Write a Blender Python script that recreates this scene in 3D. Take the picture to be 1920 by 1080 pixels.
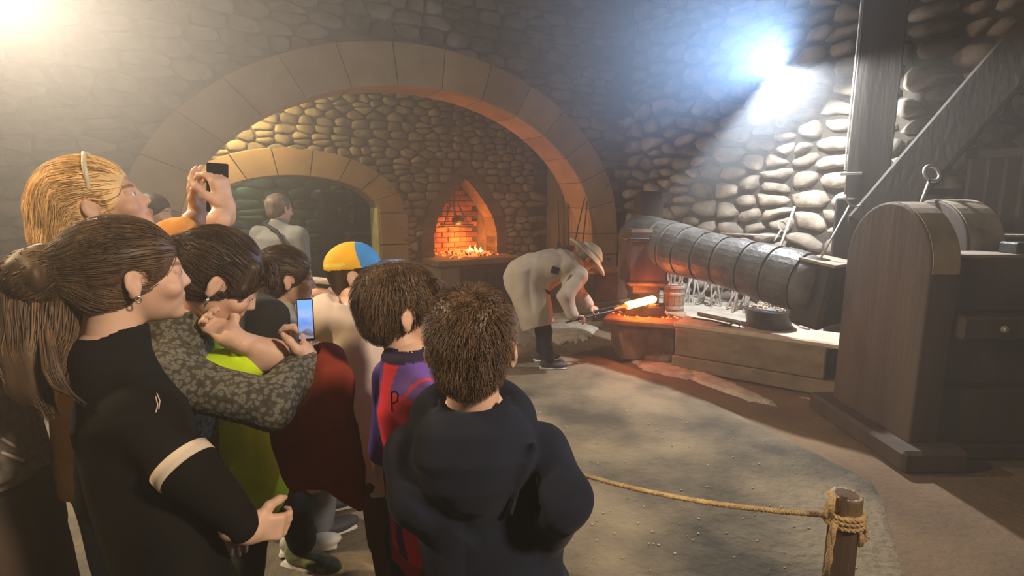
import bpy, math, random
import numpy as np
from mathutils import Vector, Matrix, kdtree
random.seed(7); rng = np.random.RandomState(7)
for _o in list(bpy.data.objects): bpy.data.objects.remove(_o)
SC = bpy.context.scene; COL = SC.collection
PI = math.pi
# ------------------------------------------------------------------ camera
PITCH = math.atan(.165); CS, SN = math.cos(PITCH), math.sin(PITCH); FOC = 1000.0; EYE = 1.6
cam = bpy.data.cameras.new('camera'); cam.sensor_width = 36; cam.lens = 36*FOC/1920; cam.clip_start = .05
camo = bpy.data.objects.new('camera', cam); COL.objects.link(camo)
camo.location = (0, 0, EYE); camo.rotation_euler = (PI/2-PITCH, 0, 0); SC.camera = camo
# ------------------------------------------------------------------ world, exposure, lights
w = bpy.data.worlds.new('world'); SC.world = w; w.use_nodes = True
w.node_tree.nodes['Background'].inputs[0].default_value = (.62, .52, .40, 1)
w.node_tree.nodes['Background'].inputs[1].default_value = .12
SC.view_settings.view_transform = 'Standard'; SC.view_settings.look = 'None'
SC.view_settings.exposure = 0.0; SC.view_settings.gamma = 1.0; SC.view_settings.use_curve_mapping = False
SC.cycles.use_denoising = True
SC.cycles.volume_bounces = 0; SC.cycles.max_bounces = 5; SC.cycles.volume_step_rate = 4
SC.cycles.sample_clamp_indirect = 4
def light(kind, name, loc, col, power, size=.1, aim=None, spot=None, blend=.3):
    l = bpy.data.lights.new(name, kind); l.color = col; l.energy = power
    if kind == 'AREA': l.size = size
    else: l.shadow_soft_size = size
    if kind == 'SPOT': l.spot_size = math.radians(spot); l.spot_blend = blend
    o = bpy.data.objects.new(name, l); COL.objects.link(o); o.location = loc
    if aim is not None:
        o.rotation_euler = (Vector(aim)-Vector(loc)).to_track_quat('-Z', 'Y').to_euler()
    return o
LAMP_A = (-3.30, 3.35, 3.05); LAMP_B = (2.33, 4.92, 2.72)
light('SPOT', 'warm_spotlight', LAMP_A, (1, .85, .66), 540, .07, (.2, 2.6, .4), 150, .5)
light('SPOT', 'cool_spotlight', (LAMP_B[0], LAMP_B[1], LAMP_B[2]), (.95, .97, 1), 560, .05, (3.2, 4.6, .7), 142, .3)
light('SPOT', 'lamp_spill', (LAMP_B[0]-.05, LAMP_B[1]-.10, LAMP_B[2]+.02), (.42, .64, 1), 300, .05, (LAMP_B[0]-1.1, LAMP_B[1]-.55, LAMP_B[2]+.45), 132, .6)
light('SPOT', 'crowd_fill', (1.9, -.5, 3.0), (1, .80, .58), 500, .18, (-.55, 1.35, 1.05), 62, .6)  # unseen fill added to warm the faces of the crowd
light('SPOT', 'crowd_rim', (-2.9, 1.1, 3.1), (1, .72, .40), 360, .10, (-.6, 1.25, 1.3), 70, .6)  # unseen light added for warm rims on the crowd's hair
light('POINT', 'recess_fill', (-3.32, 6.33, 2.75), (1, .80, .36), 85, .06)  # unseen light added behind the pier to brighten the recess wall
light('POINT', 'passage_lamp', (-4.6, 8.3, 2.3), (.60, .92, .68), 26, .15)

# ------------------------------------------------------------------ helpers
def ray(px, py):
    u = (px-960)/FOC; v = (540-py)/FOC
    return Vector((u, v*SN+CS, v*CS-SN))
def W(px, py, t):
    return Vector((0, 0, EYE)) + ray(px, py)*t
def FL(px, py, z=0):
    r = ray(px, py); return Vector((0, 0, EYE)) + r*((z-EYE)/r.z)
def tag(o, label=None, cat=None, group=None, kind=None):
    if label: o['label'] = label
    if cat: o['category'] = cat
    if group: o['group'] = group
    if kind: o['kind'] = kind
    return o
def empty(name, loc=(0, 0, 0), label=None, cat=None, group=None):
    o = bpy.data.objects.new(name, None); COL.objects.link(o); o.location = loc; o.empty_display_size = .05
    return tag(o, label, cat, group)
def link(name, me, m=None, parent=None, world=True):
    o = bpy.data.objects.new(name, me); COL.objects.link(o)
    if m is not None and not me.materials: me.materials.append(m)
    if parent is not None:
        o.parent = parent
        if world: o.matrix_parent_inverse = Matrix.Translation(parent.location).inverted()
    return o
class MB:
    def __init__(s): s.v = []; s.f = []
    def add(s, vs, fs, M=None):
        n = len(s.v)
        s.v += [tuple(M @ Vector(p)) if M is not None else tuple(p) for p in vs]
        s.f += [tuple(i+n for i in f) for f in fs]; return s
    def box(s, c, size, M=None, bev=.0, taper=(1, 1)):
        x, y, z = [d/2 for d in size]; cx, cy, cz = c; b = min(bev, x*.9, y*.9, z*.9)
        if b <= 0:
            vs = [(cx+i*x*(taper[0] if k > 0 else 1), cy+j*y*(taper[1] if k > 0 else 1), cz+k*z) for i in (-1, 1) for j in (-1, 1) for k in (-1, 1)]
            return s.add(vs, [(0, 1, 3, 2), (4, 6, 7, 5), (0, 4, 5, 1), (2, 3, 7, 6), (0, 2, 6, 4), (1, 5, 7, 3)], M)
        vs = []; q = []
        for (xx, yy, zz) in ((x, y-b, z-b), (x-b, y, z-b), (x-b, y-b, z)):
            for i in (-1, 1):
                for j in (-1, 1):
                    for k in (-1, 1): vs.append((cx+i*xx, cy+j*yy, cz+k*zz))
        I = lambda a, i, j, k: a*8+(i > 0)*4+(j > 0)*2+(k > 0)
        for sg in (-1, 1):
            for a in range(3):
                def P(u, v):
                    t = [0, 0, 0]; t[a] = sg; t[(a+1) % 3] = u; t[(a+2) % 3] = v; return I(a, *t)
                r = [P(-1, -1), P(1, -1), P(1, 1), P(-1, 1)]
                q.append(tuple(r if sg > 0 else r[::-1]))
        for a in range(3):
            b1, b2 = (a+1) % 3, (a+2) % 3
            for s1 in (-1, 1):
                for s2 in (-1, 1):
                    def P(ax, e):
                        t = [0, 0, 0]; t[a] = e; t[b1] = s1; t[b2] = s2; return I(ax, *t)
                    r = [P(b1, -1), P(b1, 1), P(b2, 1), P(b2, -1)]
                    q.append(tuple(r if s1*s2 < 0 else r[::-1]))
        for i in (-1, 1):
            for j in (-1, 1):
                for k in (-1, 1):
                    r = [I(0, i, j, k), I(1, i, j, k), I(2, i, j, k)]
                    q.append(tuple(r if i*j*k > 0 else r[::-1]))
        return s.add(vs, q, M)
    def tube(s, pts, r, n=8, cap=True, up=None):
        pts = [Vector(p) for p in pts]; m = len(pts)
        rs = r if isinstance(r, (list, tuple)) else [r]*m
        base = len(s.v); prev = None
        for i, p in enumerate(pts):
            d = (pts[min(i+1, m-1)]-pts[max(i-1, 0)]).normalized()
            if prev is None:
                a = Vector((0, 0, 1)) if abs(d.z) < .9 else Vector((1, 0, 0))
                x = d.cross(a).normalized()
            else:
                x = (prev - d*prev.dot(d)).normalized()
            prev = x; y = d.cross(x)
            for k in range(n):
                t = 2*PI*k/n; s.v.append(tuple(p+(x*math.cos(t)+y*math.sin(t))*rs[i]))
        for i in range(m-1):
            for k in range(n):
                a = base+i*n+k; b = base+i*n+(k+1) % n; s.f.append((a, b, b+n, a+n))
        if cap:
            s.f.append(tuple(base+k for k in range(n))[::-1]); s.f.append(tuple(base+(m-1)*n+k for k in range(n)))
        return s
    def lathe(s, prof, n=16, M=None, wob=0):
        vs = []; fs = []; m = len(prof)
        for i, (r, z) in enumerate(prof):
            for k in range(n):
                t = 2*PI*k/n; rr = r*(1+wob*math.sin(3*t+i)); vs.append((rr*math.cos(t), rr*math.sin(t), z))
        for i in range(m-1):
            for k in range(n):
                a = i*n+k; b = i*n+(k+1) % n; fs.append((a, b, b+n, a+n))
        fs.append(tuple(range(n))[::-1]); fs.append(tuple((m-1)*n+k for k in range(n)))
        return s.add(vs, fs, M)
    def prism(s, poly, d0, d1, M=None):
        """poly in local x,z ; extruded along local y from d0 to d1"""
        n = len(poly)
        vs = [(p[0], d0, p[1]) for p in poly]+[(p[0], d1, p[1]) for p in poly]
        fs = [tuple(range(n)), tuple(range(n, 2*n))[::-1]]+[(i, i+n, (i+1) % n+n, (i+1) % n) for i in range(n)]
        return s.add(vs, fs, M)
    def build(s, name, m, parent=None, smooth=False, bevel=0, label=None, fix=True):
        me = bpy.data.meshes.new(name); me.from_pydata(s.v, [], s.f); me.update()
        if fix:
            import bmesh
            bm = bmesh.new(); bm.from_mesh(me); bmesh.ops.recalc_face_normals(bm, faces=bm.faces); bm.to_mesh(me); bm.free()
        if smooth: me.shade_smooth()
        o = link(name, me, m, parent)
        if bevel:
            b = o.modifiers.new('b', 'BEVEL'); b.width = bevel; b.segments = 2; b.limit_method = 'ANGLE'
        if label: o['label'] = label
        return o
def frame(origin, xd, up=(0, 0, 1), scale=1):
    x = Vector(xd).normalized(); z = Vector(up); y = z.cross(x).normalized(); z = x.cross(y).normalized()
    M = Matrix(((x.x, y.x, z.x, origin[0]), (x.y, y.y, z.y, origin[1]), (x.z, y.z, z.z, origin[2]), (0, 0, 0, 1)))
    return M
# ------------------------------------------------------------------ materials
MATS = {}
def mat(name, col, rough=.8, col2=None, nscale=6, bump=.3, bscale=60, metal=0, emit=None, estr=0, per=0, stretch=None, sss=0, spec=.3, attr=False, sheen=0, alpha=None, dist=.01, coords='Object', detail=4, cramp=(.35, .65)):
    m = bpy.data.materials.new(name); m.use_nodes = True; nt = m.node_tree; N = nt.nodes; L = nt.links
    b = N['Principled BSDF']; b.inputs['Roughness'].default_value = rough; b.inputs['Metallic'].default_value = metal
    b.inputs['Specular IOR Level'].default_value = spec
    tc = N.new('ShaderNodeTexCoord'); vec = tc.outputs[coords]
    if stretch:
        mp = N.new('ShaderNodeMapping'); mp.inputs['Scale'].default_value = stretch; L.new(vec, mp.inputs[0]); vec = mp.outputs[0]
    if col2 is None: col2 = tuple(c*.6 for c in col)
    n1 = N.new('ShaderNodeTexNoise'); n1.inputs['Scale'].default_value = nscale; n1.inputs['Detail'].default_value = detail; L.new(vec, n1.inputs[0])
    rp = N.new('ShaderNodeMapRange'); rp.inputs[1].default_value = cramp[0]; rp.inputs[2].default_value = cramp[1]; L.new(n1.outputs[0], rp.inputs[0])
    mx = N.new('ShaderNodeMix'); mx.data_type = 'RGBA'; mx.inputs[6].default_value = (*col, 1); mx.inputs[7].default_value = (*col2, 1); L.new(rp.outputs[0], mx.inputs[0])
    out = mx.outputs[2]
    if attr:
        at = N.new('ShaderNodeAttribute'); at.attribute_name = 'Col'
        m2 = N.new('ShaderNodeMix'); m2.data_type = 'RGBA'; m2.blend_type = 'MULTIPLY'; m2.inputs[0].default_value = 1; L.new(out, m2.inputs[6]); L.new(at.outputs[0], m2.inputs[7]); out = m2.outputs[2]
    if per:
        oi = N.new('ShaderNodeObjectInfo'); hs = N.new('ShaderNodeMapRange'); hs.inputs[3].default_value = 1-per; hs.inputs[4].default_value = 1+per*.6; L.new(oi.outputs['Random'], hs.inputs[0])
        m3 = N.new('ShaderNodeVectorMath'); m3.operation = 'SCALE'; L.new(out, m3.inputs[0]); L.new(hs.outputs[0], m3.inputs['Scale']); out = m3.outputs[0]
    L.new(out, b.inputs['Base Color'])
    if bump:
        n2 = N.new('ShaderNodeTexNoise'); n2.inputs['Scale'].default_value = bscale; n2.inputs['Detail'].default_value = 5; L.new(vec, n2.inputs[0])
        bp = N.new('ShaderNodeBump'); bp.inputs['Strength'].default_value = bump; bp.inputs['Distance'].default_value = dist; L.new(n2.outputs[0], bp.inputs['Height']); L.new(bp.outputs[0], b.inputs['Normal'])
    if emit: b.inputs['Emission Color'].default_value = (*emit, 1); b.inputs['Emission Strength'].default_value = estr
    if sss:
        b.inputs['Subsurface Weight'].default_value = sss; b.inputs['Subsurface Radius'].default_value = (1, .35, .2); b.inputs['Subsurface Scale'].default_value = .012
    if sheen: b.inputs['Sheen Weight'].default_value = sheen
    MATS[name] = m; return m
M_mortar = mat('mortar', (.13, .11, .08), .95, (.07, .06, .05), 5, .8, 30)
M_stone = mat('rubble_stone', (.24, .195, .135), .9, (.12, .098, .07), 4, .6, 28, per=.45)
M_stone2 = mat('recess_stone', (.36, .29, .17), .9, (.18, .14, .09), 4, .6, 28, per=.35)
M_boulder = mat('boulder_stone', (.37, .315, .24), .88, (.17, .145, .115), 5, .7, 25, per=.4)
M_ashlar = mat('ashlar', (.48, .31, .155), .85, (.36, .23, .11), 3, .35, 35, per=.14)
M_plaster = mat('plaster', (.22, .17, .11), .9, (.15, .11, .07), 2, .3, 20)
M_greenstone = mat('passage_stone', (.26, .30, .20), .9, (.14, .17, .12), 4, .5, 25, per=.4)
M_dirt = mat('packed_dirt', (.23, .155, .09), .95, (.15, .10, .06), 1.6, .5, 30, dist=.02)
M_conc = mat('worn_concrete', (.30, .235, .145), .9, (.095, .083, .06), 1.5, .9, 22, dist=.02, cramp=(.38, .62), detail=7)
M_wood = mat('dark_timber', (.045, .035, .028), .75, (.028, .022, .018), 6, .4, 30, stretch=(1, 1, .15))
M_slabwood = mat('hammer_frame_timber', (.085, .063, .048), .65, (.055, .04, .03), 5, .3, 25, stretch=(1, 1, .12))
M_helve = mat('sooty_timber', (.16, .15, .14), .5, (.07, .065, .06), 5, .4, 30)
M_iron = mat('black_iron', (.07, .07, .07), .45, (.035, .035, .035), 12, .3, 60, metal=.5)
M_steel = mat('grey_iron', (.55, .52, .47), .5, (.30, .28, .25), 14, .3, 60, metal=.3)
M_grit_light = mat('grit_and_painted_light', (.62, .55, .44), .95, (.42, .36, .28), 9, .7, 50)  # pebble grit, and the pale tone that paints spotlight on the floor
M_brass = mat('lamp_metal', (.04, .04, .04), .4, bump=0, metal=.6)
# ------------------------------------------------------------------ the setting
O1 = Vector((1.66, 8.29, 0)); TD = Vector((-.866, -.5, 0)); NF = Vector((.5, -.866, 0))
def wp(a, z, off=0, D=0): return O1 + TD*a + NF*(off-D) + Vector((0, 0, z))
def slab(mb, P, a0, a1, z0, z1, o0, o1):
    vs = [P(a, z, o) for a in (a0, a1) for z in (z0, z1) for o in (o0, o1)]
    mb.add(vs, [(0, 1, 3, 2), (4, 6, 7, 5), (0, 4, 5, 1), (2, 3, 7, 6), (0, 2, 6, 4), (1, 5, 7, 3)])
def arch_core(mb, P, a0, a1, top, cx, hw, sp, rise, o0, o1, n=36):
    slab(mb, P, a0, cx-hw, 0, top, o0, o1); slab(mb, P, cx+hw, a1, 0, top, o0, o1)
    zs = [(cx-hw+2*hw*i/n) for i in range(n+1)]
    ez = lambda a: sp+rise*math.sqrt(max(0, 1-((a-cx)/hw)**2))
    for i in range(n):
        l, r = zs[i], zs[i+1]
        vs = [P(l, ez(l), o0), P(l, ez(l), o1), P(r, ez(r), o0), P(r, ez(r), o1), P(l, top, o0), P(l, top, o1), P(r, top, o0), P(r, top, o1)]
        mb.add(vs, [(0, 1, 3, 2), (4, 6, 7, 5), (0, 4, 5, 1), (2, 3, 7, 6), (0, 2, 6, 4), (1, 5, 7, 3)])
def voussoirs(P, parent, m, cx, hw, sp, rise, th, o0, o1, n, jamb, name='voussoir', bothj=True, g=.006):
    def pt(t, k):
        return cx+(hw+th*k)*math.cos(t), sp+(rise+th*.96*k)*math.sin(t)
    for i in range(n):
        ts = [PI*(i+q/4)/n for q in range(5)]; dl = g/hw; ts[0] += dl; ts[-1] -= dl
        prm = (random.random()-.5)*.012
        mb = MB(); vs = []; ch = .012
        for t in ts:
            for (k, o) in ((0, o0), (0, o1+prm-ch), (ch/th, o1+prm), (1-ch/th, o1+prm), (1, o1+prm-ch), (1, o0)):
                a, z = pt(t, k); vs.append(P(a, z, o))
        fs = []
        for q in range(4):
            for e in range(6):
                a = q*6+e; b = q*6+(e+1) % 6; fs.append((a, b, b+6, a+6))
        fs.append(tuple(range(6))); fs.append(tuple(24+e for e in range(6)))
        mb.add(vs, fs); mb.build(name, m, parent)
    z = sp
    for sgn in ((-1, 1) if bothj else (-1,)):
        z = sp
        while z > .02:
            h = min(jamb*(.8+.4*random.random()), z); z0 = z-h
            a0, a1 = sorted((cx+sgn*hw, cx+sgn*(hw+th*(.8+.35*random.random()))))
            mb = MB(); c = P((a0+a1)/2, (z+z0)/2, (o0+o1)/2)
            M = frame(c, P(a1, 0, 0)-P(a0, 0, 0)); mb.box((0, 0, 0), (a1-a0, abs(o1-o0), h-.012), M, bev=.012)
            mb.build('jamb_block', m, parent); z = z0
def clip(poly, nx, ny, c):
    out = []; n = len(poly)
    for i in range(n):
        p, q = poly[i], poly[(i+1) % n]; dp = p[0]*nx+p[1]*ny-c; dq = q[0]*nx+q[1]*ny-c
        if dp <= 0: out.append(p)
        if dp*dq < 0:
            t = dp/(dp-dq); out.append((p[0]+t*(q[0]-p[0]), p[1]+t*(q[1]-p[1])))
    return out
def cells(seeds, asp=1.0, bounds=None):
    S = np.array(seeds); S2 = S*np.array([1, asp]); res = []
    for i, s in enumerate(S2):
        d = np.hypot(*(S2-s).T); nb = np.argsort(d)[1:16]; R = d[nb[5]]*1.3
        poly = [(s[0]-R, s[1]-R), (s[0]+R, s[1]-R), (s[0]+R, s[1]+R), (s[0]-R, s[1]+R)]
        for j in nb:
            q = S2[j]; nx, ny = q-s; poly = clip(poly, nx, ny, (q[0]**2+q[1]**2-s[0]**2-s[1]**2)/2)
            if len(poly) < 3: break
        if len(poly) < 3: continue
        res.append([(x, y/asp) for x, y in poly])
    return res
def stone_geo(poly, P, depth, gap, rnd=.72, o=0):
    n = len(poly); pts = []
    for i in range(n):
        p, q = poly[i], poly[(i+1) % n]
        if math.hypot(p[0]-q[0], p[1]-q[1]) < .012: continue
        pts += [(p[0]*.78+q[0]*.22, p[1]*.78+q[1]*.22), (p[0]*.22+q[0]*.78, p[1]*.22+q[1]*.78)]
    if len(pts) < 6: return None
    if gap > .025: pts = [((p[0]+q[0])/2, (p[1]+q[1])/2) for p, q in zip(pts, pts[1:]+pts[:1])]
    if len(pts) > 12: pts = pts[::1][:12] if len(pts) < 14 else [pts[int(k*len(pts)/12)] for k in range(12)]
    cx = sum(p[0] for p in pts)/len(pts); cy = sum(p[1] for p in pts)/len(pts); n = len(pts)
    R = []
    for p in pts:
        d = math.hypot(p[0]-cx, p[1]-cy); k = max(.3, (d-gap)/max(d, 1e-4)); R.append(((p[0]-cx)*k, (p[1]-cy)*k))
    tx = random.uniform(-.25, .25); tz = random.uniform(-.2, .2); vs = []
    for (s, dd) in ((1.0, -.02), (.97, .62), (rnd, 1.0)):
        for (x, y) in R:
            j = 1+random.uniform(-.05, .05)
            vs.append(P(cx+x*s*j, cy+y*s*j, o+depth*dd*(1+random.uniform(-.08, .08)) + (x*tx+y*tz)*(.5 if dd > .5 else 0)))
    vs.append(P(cx, cy, o+depth*1.06))
    fs = []
    for r in range(2):
        for k in range(n): fs.append((r*n+k, r*n+(k+1) % n, (r+1)*n+(k+1) % n, (r+1)*n+k))
    for k in range(n): fs.append((2*n+k, 2*n+(k+1) % n, 3*n))
    return vs, fs, (cx, cy)
def rubble(P, parent, m, seeds, asp, depth, gap, skip, limit=285, rnd=.72, o=0):
    geos = []
    for poly in cells(seeds, asp):
        cx = sum(p[0] for p in poly)/len(poly); cy = sum(p[1] for p in poly)/len(poly)
        if skip(cx, cy): continue
        g = stone_geo(poly, P, depth*random.uniform(.7, 1.25), gap, rnd, o)
        if g is None: continue
        c = P(g[2][0], g[2][1], 0); cc = c-Vector((0, 0, EYE)); fw = cc.y*CS-cc.z*SN
        u = cc.x/max(fw, .1); v = (cc.z*CS+cc.y*SN)/max(fw, .1)
        vis = fw > .3 and abs(u) < .99 and abs(v) < .56
        area = len(g[0]) and (max(p[0] for p in poly)-min(p[0] for p in poly))*(max(p[1] for p in poly)-min(p[1] for p in poly))/fw**2
        geos.append((-(area if vis else area*1e-3), len(geos), g))
    geos.sort(key=lambda q: q[:2])
    rest = MB()
    for i, (_, _, g) in enumerate(geos):
        if i < limit:
            MB().add(g[0], g[1]).build('stone', m, parent, smooth=True)
        else: rest.add(g[0], g[1])
    if rest.v:
        r = rest.build('stones', m, parent, smooth=True); r['kind'] = 'stuff'
def course_seeds(a0, a1, z0, z1, h, w, jit=.25):
    out = []; z = z0
    while z < z1:
        hh = h*random.uniform(.75, 1.3); a = a0+random.uniform(0, w)
        while a < a1:
            ww = w*random.uniform(.6, 1.6)
            if random.random() < .16:
                out += [(a+ww/2, z+hh*.22), (a+ww/2+.02, z+hh*.78)]
            else: out.append((a+ww/2, z+hh/2+random.uniform(-jit, jit)*hh*.5))
            a += ww
        z += hh
    return out
# --- back wall with the great arch
A_C, A_HW, A_SP, A_R, A_TH = 3.2, 2.62, 1.10, 1.83, .50
wall_back = MB(); P1 = lambda a, z, o=0: wp(a, z, o)
arch_core(wall_back, P1, -.6, 9.0, 4.9, A_C, A_HW+.2, A_SP, A_R+.2, -.45, 0)
wall_back = tag(wall_back.build('wall_back', M_mortar), kind='structure')
voussoirs(P1, wall_back, M_ashlar, A_C, A_HW, A_SP, A_R, A_TH, -.5, .055, 15, .36)
def skip1(a, z):
    r = ((a-A_C)/(A_HW+A_TH*.93))**2+((z-A_SP)/(A_R+A_TH*.9))**2
    return (r < 1 if z > A_SP else abs(a-A_C) < A_HW+A_TH*.7) or a < .02 or a > 8.6 or z > 4.6 or z < .03
rubble(P1, wall_back, M_stone, course_seeds(-.1, 8.7, 0, 4.7, .155, .30), 2.0, .035, .012, skip1)
# --- recess wall with the doorway arch
P2 = lambda a, z, o=0: wp(a, z, o, 1.2)
D_C, D_HW, D_SP, D_R, D_TH = 4.50, 1.10, 1.42, .49, .37
wr = MB(); arch_core(wr, P2, 2.62, 7.0, 3.6, D_C, D_HW+.15, D_SP, D_R+.12, -.35, 0)
slab(wr, P2, .56, 1.50, 0, 3.6, -.35, 0); slab(wr, P2, 1.50, 2.62, 0, .62, -.35, 0)
NW = lambda z: .53 if z < 1.1 else .53*(1-((z-1.1)/.82)**1.6) if z < 1.92 else 0   # half width of the pointed hearth niche
zz = [.62+i*.1 for i in range(14)]+[3.6]
for i in range(len(zz)-1):
    for sg in (-1, 1):
        e0, e1 = 2.06+sg*NW(zz[i]), 2.06+sg*NW(min(zz[i+1], 1.92)); ed = 2.06+sg*.56
        vs = [P2(e0, zz[i], -.35), P2(e0, zz[i], 0), P2(ed, zz[i], -.35), P2(ed, zz[i], 0), P2(e1, zz[i+1], -.35), P2(e1, zz[i+1], 0), P2(ed, zz[i+1], -.35), P2(ed, zz[i+1], 0)]
        wr.add(vs, [(0, 1, 3, 2), (4, 6, 7, 5), (0, 4, 5, 1), (2, 3, 7, 6), (0, 2, 6, 4), (1, 5, 7, 3)])
slab(wr, P2, 1.4, 2.7, 0, 2.4, -.75, -.65)
for a in (1.42, 2.58): slab(wr, P2, a, a+.12, 0, 2.4, -.66, -.3)
wall_recess = tag(wr.build('wall_recess', M_mortar), kind='structure')
voussoirs(P2, wall_recess, M_ashlar, D_C, D_HW, D_SP, D_R, D_TH, -.42, .05, 9, .4)
def skip2(a, z):
    if z > 3.1 or a < .6 or a > 6.6 or z < .03: return True
    if ((a-D_C)/(D_HW+D_TH*.93))**2+((z-D_SP)/(D_R+D_TH*.9))**2 < 1 and z > D_SP: return True
    if z <= D_SP and abs(a-D_C) < D_HW+D_TH*.7: return True
    if abs(a-2.06) < NW(z)+.19*(1 if z > .6 else 0) and .5 < z < 2.1: return True
    return False
rubble(P2, wall_recess, M_stone2, course_seeds(.55, 6.7, 0, 3.2, .125, .20), 1.6, .04, .010, skip2)
M_nst = mat('niche_surround', (.17, .12, .08), .9, (.11, .08, .05), 4, .4, 25, per=.2)
# dressed surround of the hearth niche: stones following the pointed opening
for sg in (-1, 1):
    zs = [.62, .86, 1.10, 1.32, 1.54, 1.74, 1.90]
    for i in range(6):
        z0, z1 = zs[i]+.004, zs[i+1]-.004; e0, e1 = NW(z0), NW(z1); t0 = .19; t1 = .19
        out0 = (2.06+sg*(e0+t0), z0+max(0, z0-1.1)*.10); out1 = (2.06+sg*(e1+t1), z1+max(0, z1-1.1)*.13)
        po = [(2.06+sg*e0, z0), out0, out1, (2.06+sg*e1, z1)]
        mb = MB(); vs = [P2(x, z, o) for o in (-.3, .045) for (x, z) in po]
        mb.add(vs, [(0, 1, 2, 3), (4, 7, 6, 5), (0, 4, 5, 1), (1, 5, 6, 2), (2, 6, 7, 3), (3, 7, 4, 0)]); mb.build('niche_stone', M_nst, wall_recess)
mb = MB(); vs = [P2(x, z, o) for o in (-.3, .05) for (x, z) in ((1.86, 1.96), (2.26, 1.96), (2.10, 2.16), (2.02, 2.16))]
mb.add(vs, [(0, 1, 2, 3), (4, 7, 6, 5), (0, 4, 5, 1), (1, 5, 6, 2), (2, 6, 7, 3), (3, 7, 4, 0)]); mb.build('niche_stone', M_nst, wall_recess)
# bricks of the fireback inside the niche
M_brick = mat('fireback_brick', (.30, .13, .07), .9, (.12, .05, .03), 6, .5, 30, per=.3)
for r in range(15):
    for c in range(5):
        a = 1.55+c*.22+(.11 if r % 2 else 0); z = .66+r*.085
        if abs(a+.1-2.06) > NW(z)+.14: continue
        M = frame(P2(a+.1, z+.038, -.63), TD); MB().box((0, 0, 0), (.205, .06*random.uniform(.8, 1.4), .074), M, bev=.006).build('brick', M_brick, wall_recess)
# side wall of the recess (plain plaster) and roof of the recess
m = MB(); slab(m, lambda a, z, o: wp(a, z, o), .42, .56, 0, 3.6, -1.25, -.45); tag(m.build('wall_niche', M_plaster), kind='structure')
m = MB(); slab(m, lambda a, z, o: wp(a, z, o), 6.9, 7.05, 0, 3.6, -1.25, -.45); tag(m.build('wall_niche', M_plaster), kind='structure')
m = MB(); slab(m, lambda a, z, o: wp(a, z, o), .3, 7.1, 3.45, 3.6, -1.6, -.45); tag(m.build('ceiling', M_wood), kind='structure')
# --- right wall of round boulders
WD = Vector((.5, -.866, 0)); WN = Vector((-.866, -.5, 0))
P3 = lambda b, z, o=0: O1+WD*b+WN*o+Vector((0, 0, z))
wt = MB(); slab(wt, P3, -.2, 8.0, 0, 4.9, -.4, 0)
wall_right = tag(wt.build('wall_right', mat('shaded_mortar', (.055, .048, .038), .95, (.03, .027, .022), 5, .8, 30)), kind='structure')  # shade between the boulders is put into this mortar colour
sd = []
b = 0
while b < 7.9:
    z = random.uniform(0, .1)
    while z < 4.7:
        sd.append((b+random.uniform(-.13, .13), z+random.uniform(-.03, .03))); z += random.uniform(.10, .26)
    b += random.uniform(.26, .38)
rubble(P3, wall_right, M_boulder, sd, 1.7, .105, .026, lambda a, z: a < .05 or a > 7.8 or z > 4.65 or z < .02, limit=295, rnd=.66)
# --- passage beyond the doorway
P4 = lambda a, z, o=0: wp(a, z, o, 3.4)
m = MB(); slab(m, P4, 1.8, 8.5, 0, 3.2, -.2, 0); wall_passage = tag(m.build('wall_far', M_greenstone), kind='structure')
rubble(P4, wall_passage, M_greenstone, course_seeds(1.9, 8.4, .5, 3.1, .15, .36), 2.2, .04, .01, lambda a, z: z > 3.0 or z < .1, limit=200)
m = MB(); slab(m, P2, 1.0, 8.5, 3.1, 3.2, -2.4, -.36); tag(m.build('ceiling', M_wood), kind='structure')
m = MB(); slab(m, P2, 1.9, 2.0, 0, 3.2, -2.3, -.8); slab(m, P2, 1.4, 2.7, 2.4, 2.5, -.8, -.3); tag(m.build('wall_passage', M_plaster), kind='structure')
# --- floor
def gnoise(x, y): return math.sin(x*2.1+1.3*math.sin(y*1.7))*math.cos(y*2.6+x)*.5+math.sin(x*5.3+y*4.1)*.25
m = MB(); nx, ny = 70, 66; X0, X1, Y0, Y1 = -8.0, 9.0, -4.0, 12.0
for j in range(ny+1):
    for i in range(nx+1):
        x = X0+(X1-X0)*i/nx; y = Y0+(Y1-Y0)*j/ny; m.v.append((x, y, gnoise(x*1.4, y*1.4)*.006-.012))
for j in range(ny):
    for i in range(nx):
        a = j*(nx+1)+i; m.f.append((a, a+1, a+nx+2, a+nx+1))
floor = tag(m.build('floor', M_dirt, smooth=True), kind='structure')
# worn concrete paving of the visitors' side, one thick slab whose edge along the hammer also paints the border of the lamp's light pool
edge = [FL(*q) for q in ((1000, 640), (1100, 655), (1190, 690), (1300, 735), (1440, 800), (1560, 862), (1640, 900), (1668, 970), (1700, 1080))]
edge = [FL(800, 620), FL(900, 632)]+edge
poly = [(e.x, e.y) for e in edge]+[(1.2, .6), (1.0, -3.5), (-7.5, -3.5), (-7.5, 3.0), (-4.6, 5.6)]
m = MB(); n = len(poly); cxp, cyp = -1.5, 2.2
rings = [1.0, .985, .8, .6, .4, .2, .08]
for k, s in enumerate(rings):
    for i in range(n*4):
        p, q = poly[(i//4) % n], poly[(i//4+1) % n]; t = (i % 4)/4
        x, y = p[0]+(q[0]-p[0])*t, p[1]+(q[1]-p[1])*t
        x = cxp+(x-cxp)*s+random.uniform(-.012, .012)*(k == 0); y = cyp+(y-cyp)*s+random.uniform(-.012, .012)*(k == 0)
        m.v.append((x, y, -.015 if k == 0 else .008+gnoise(x, y)*.004))
nn = n*4
for k in range(len(rings)-1):
    for i in range(nn): m.f.append((k*nn+i, k*nn+(i+1) % nn, (k+1)*nn+(i+1) % nn, (k+1)*nn+i))
m.f.append(tuple((len(rings)-1)*nn+i for i in range(nn)))
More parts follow.
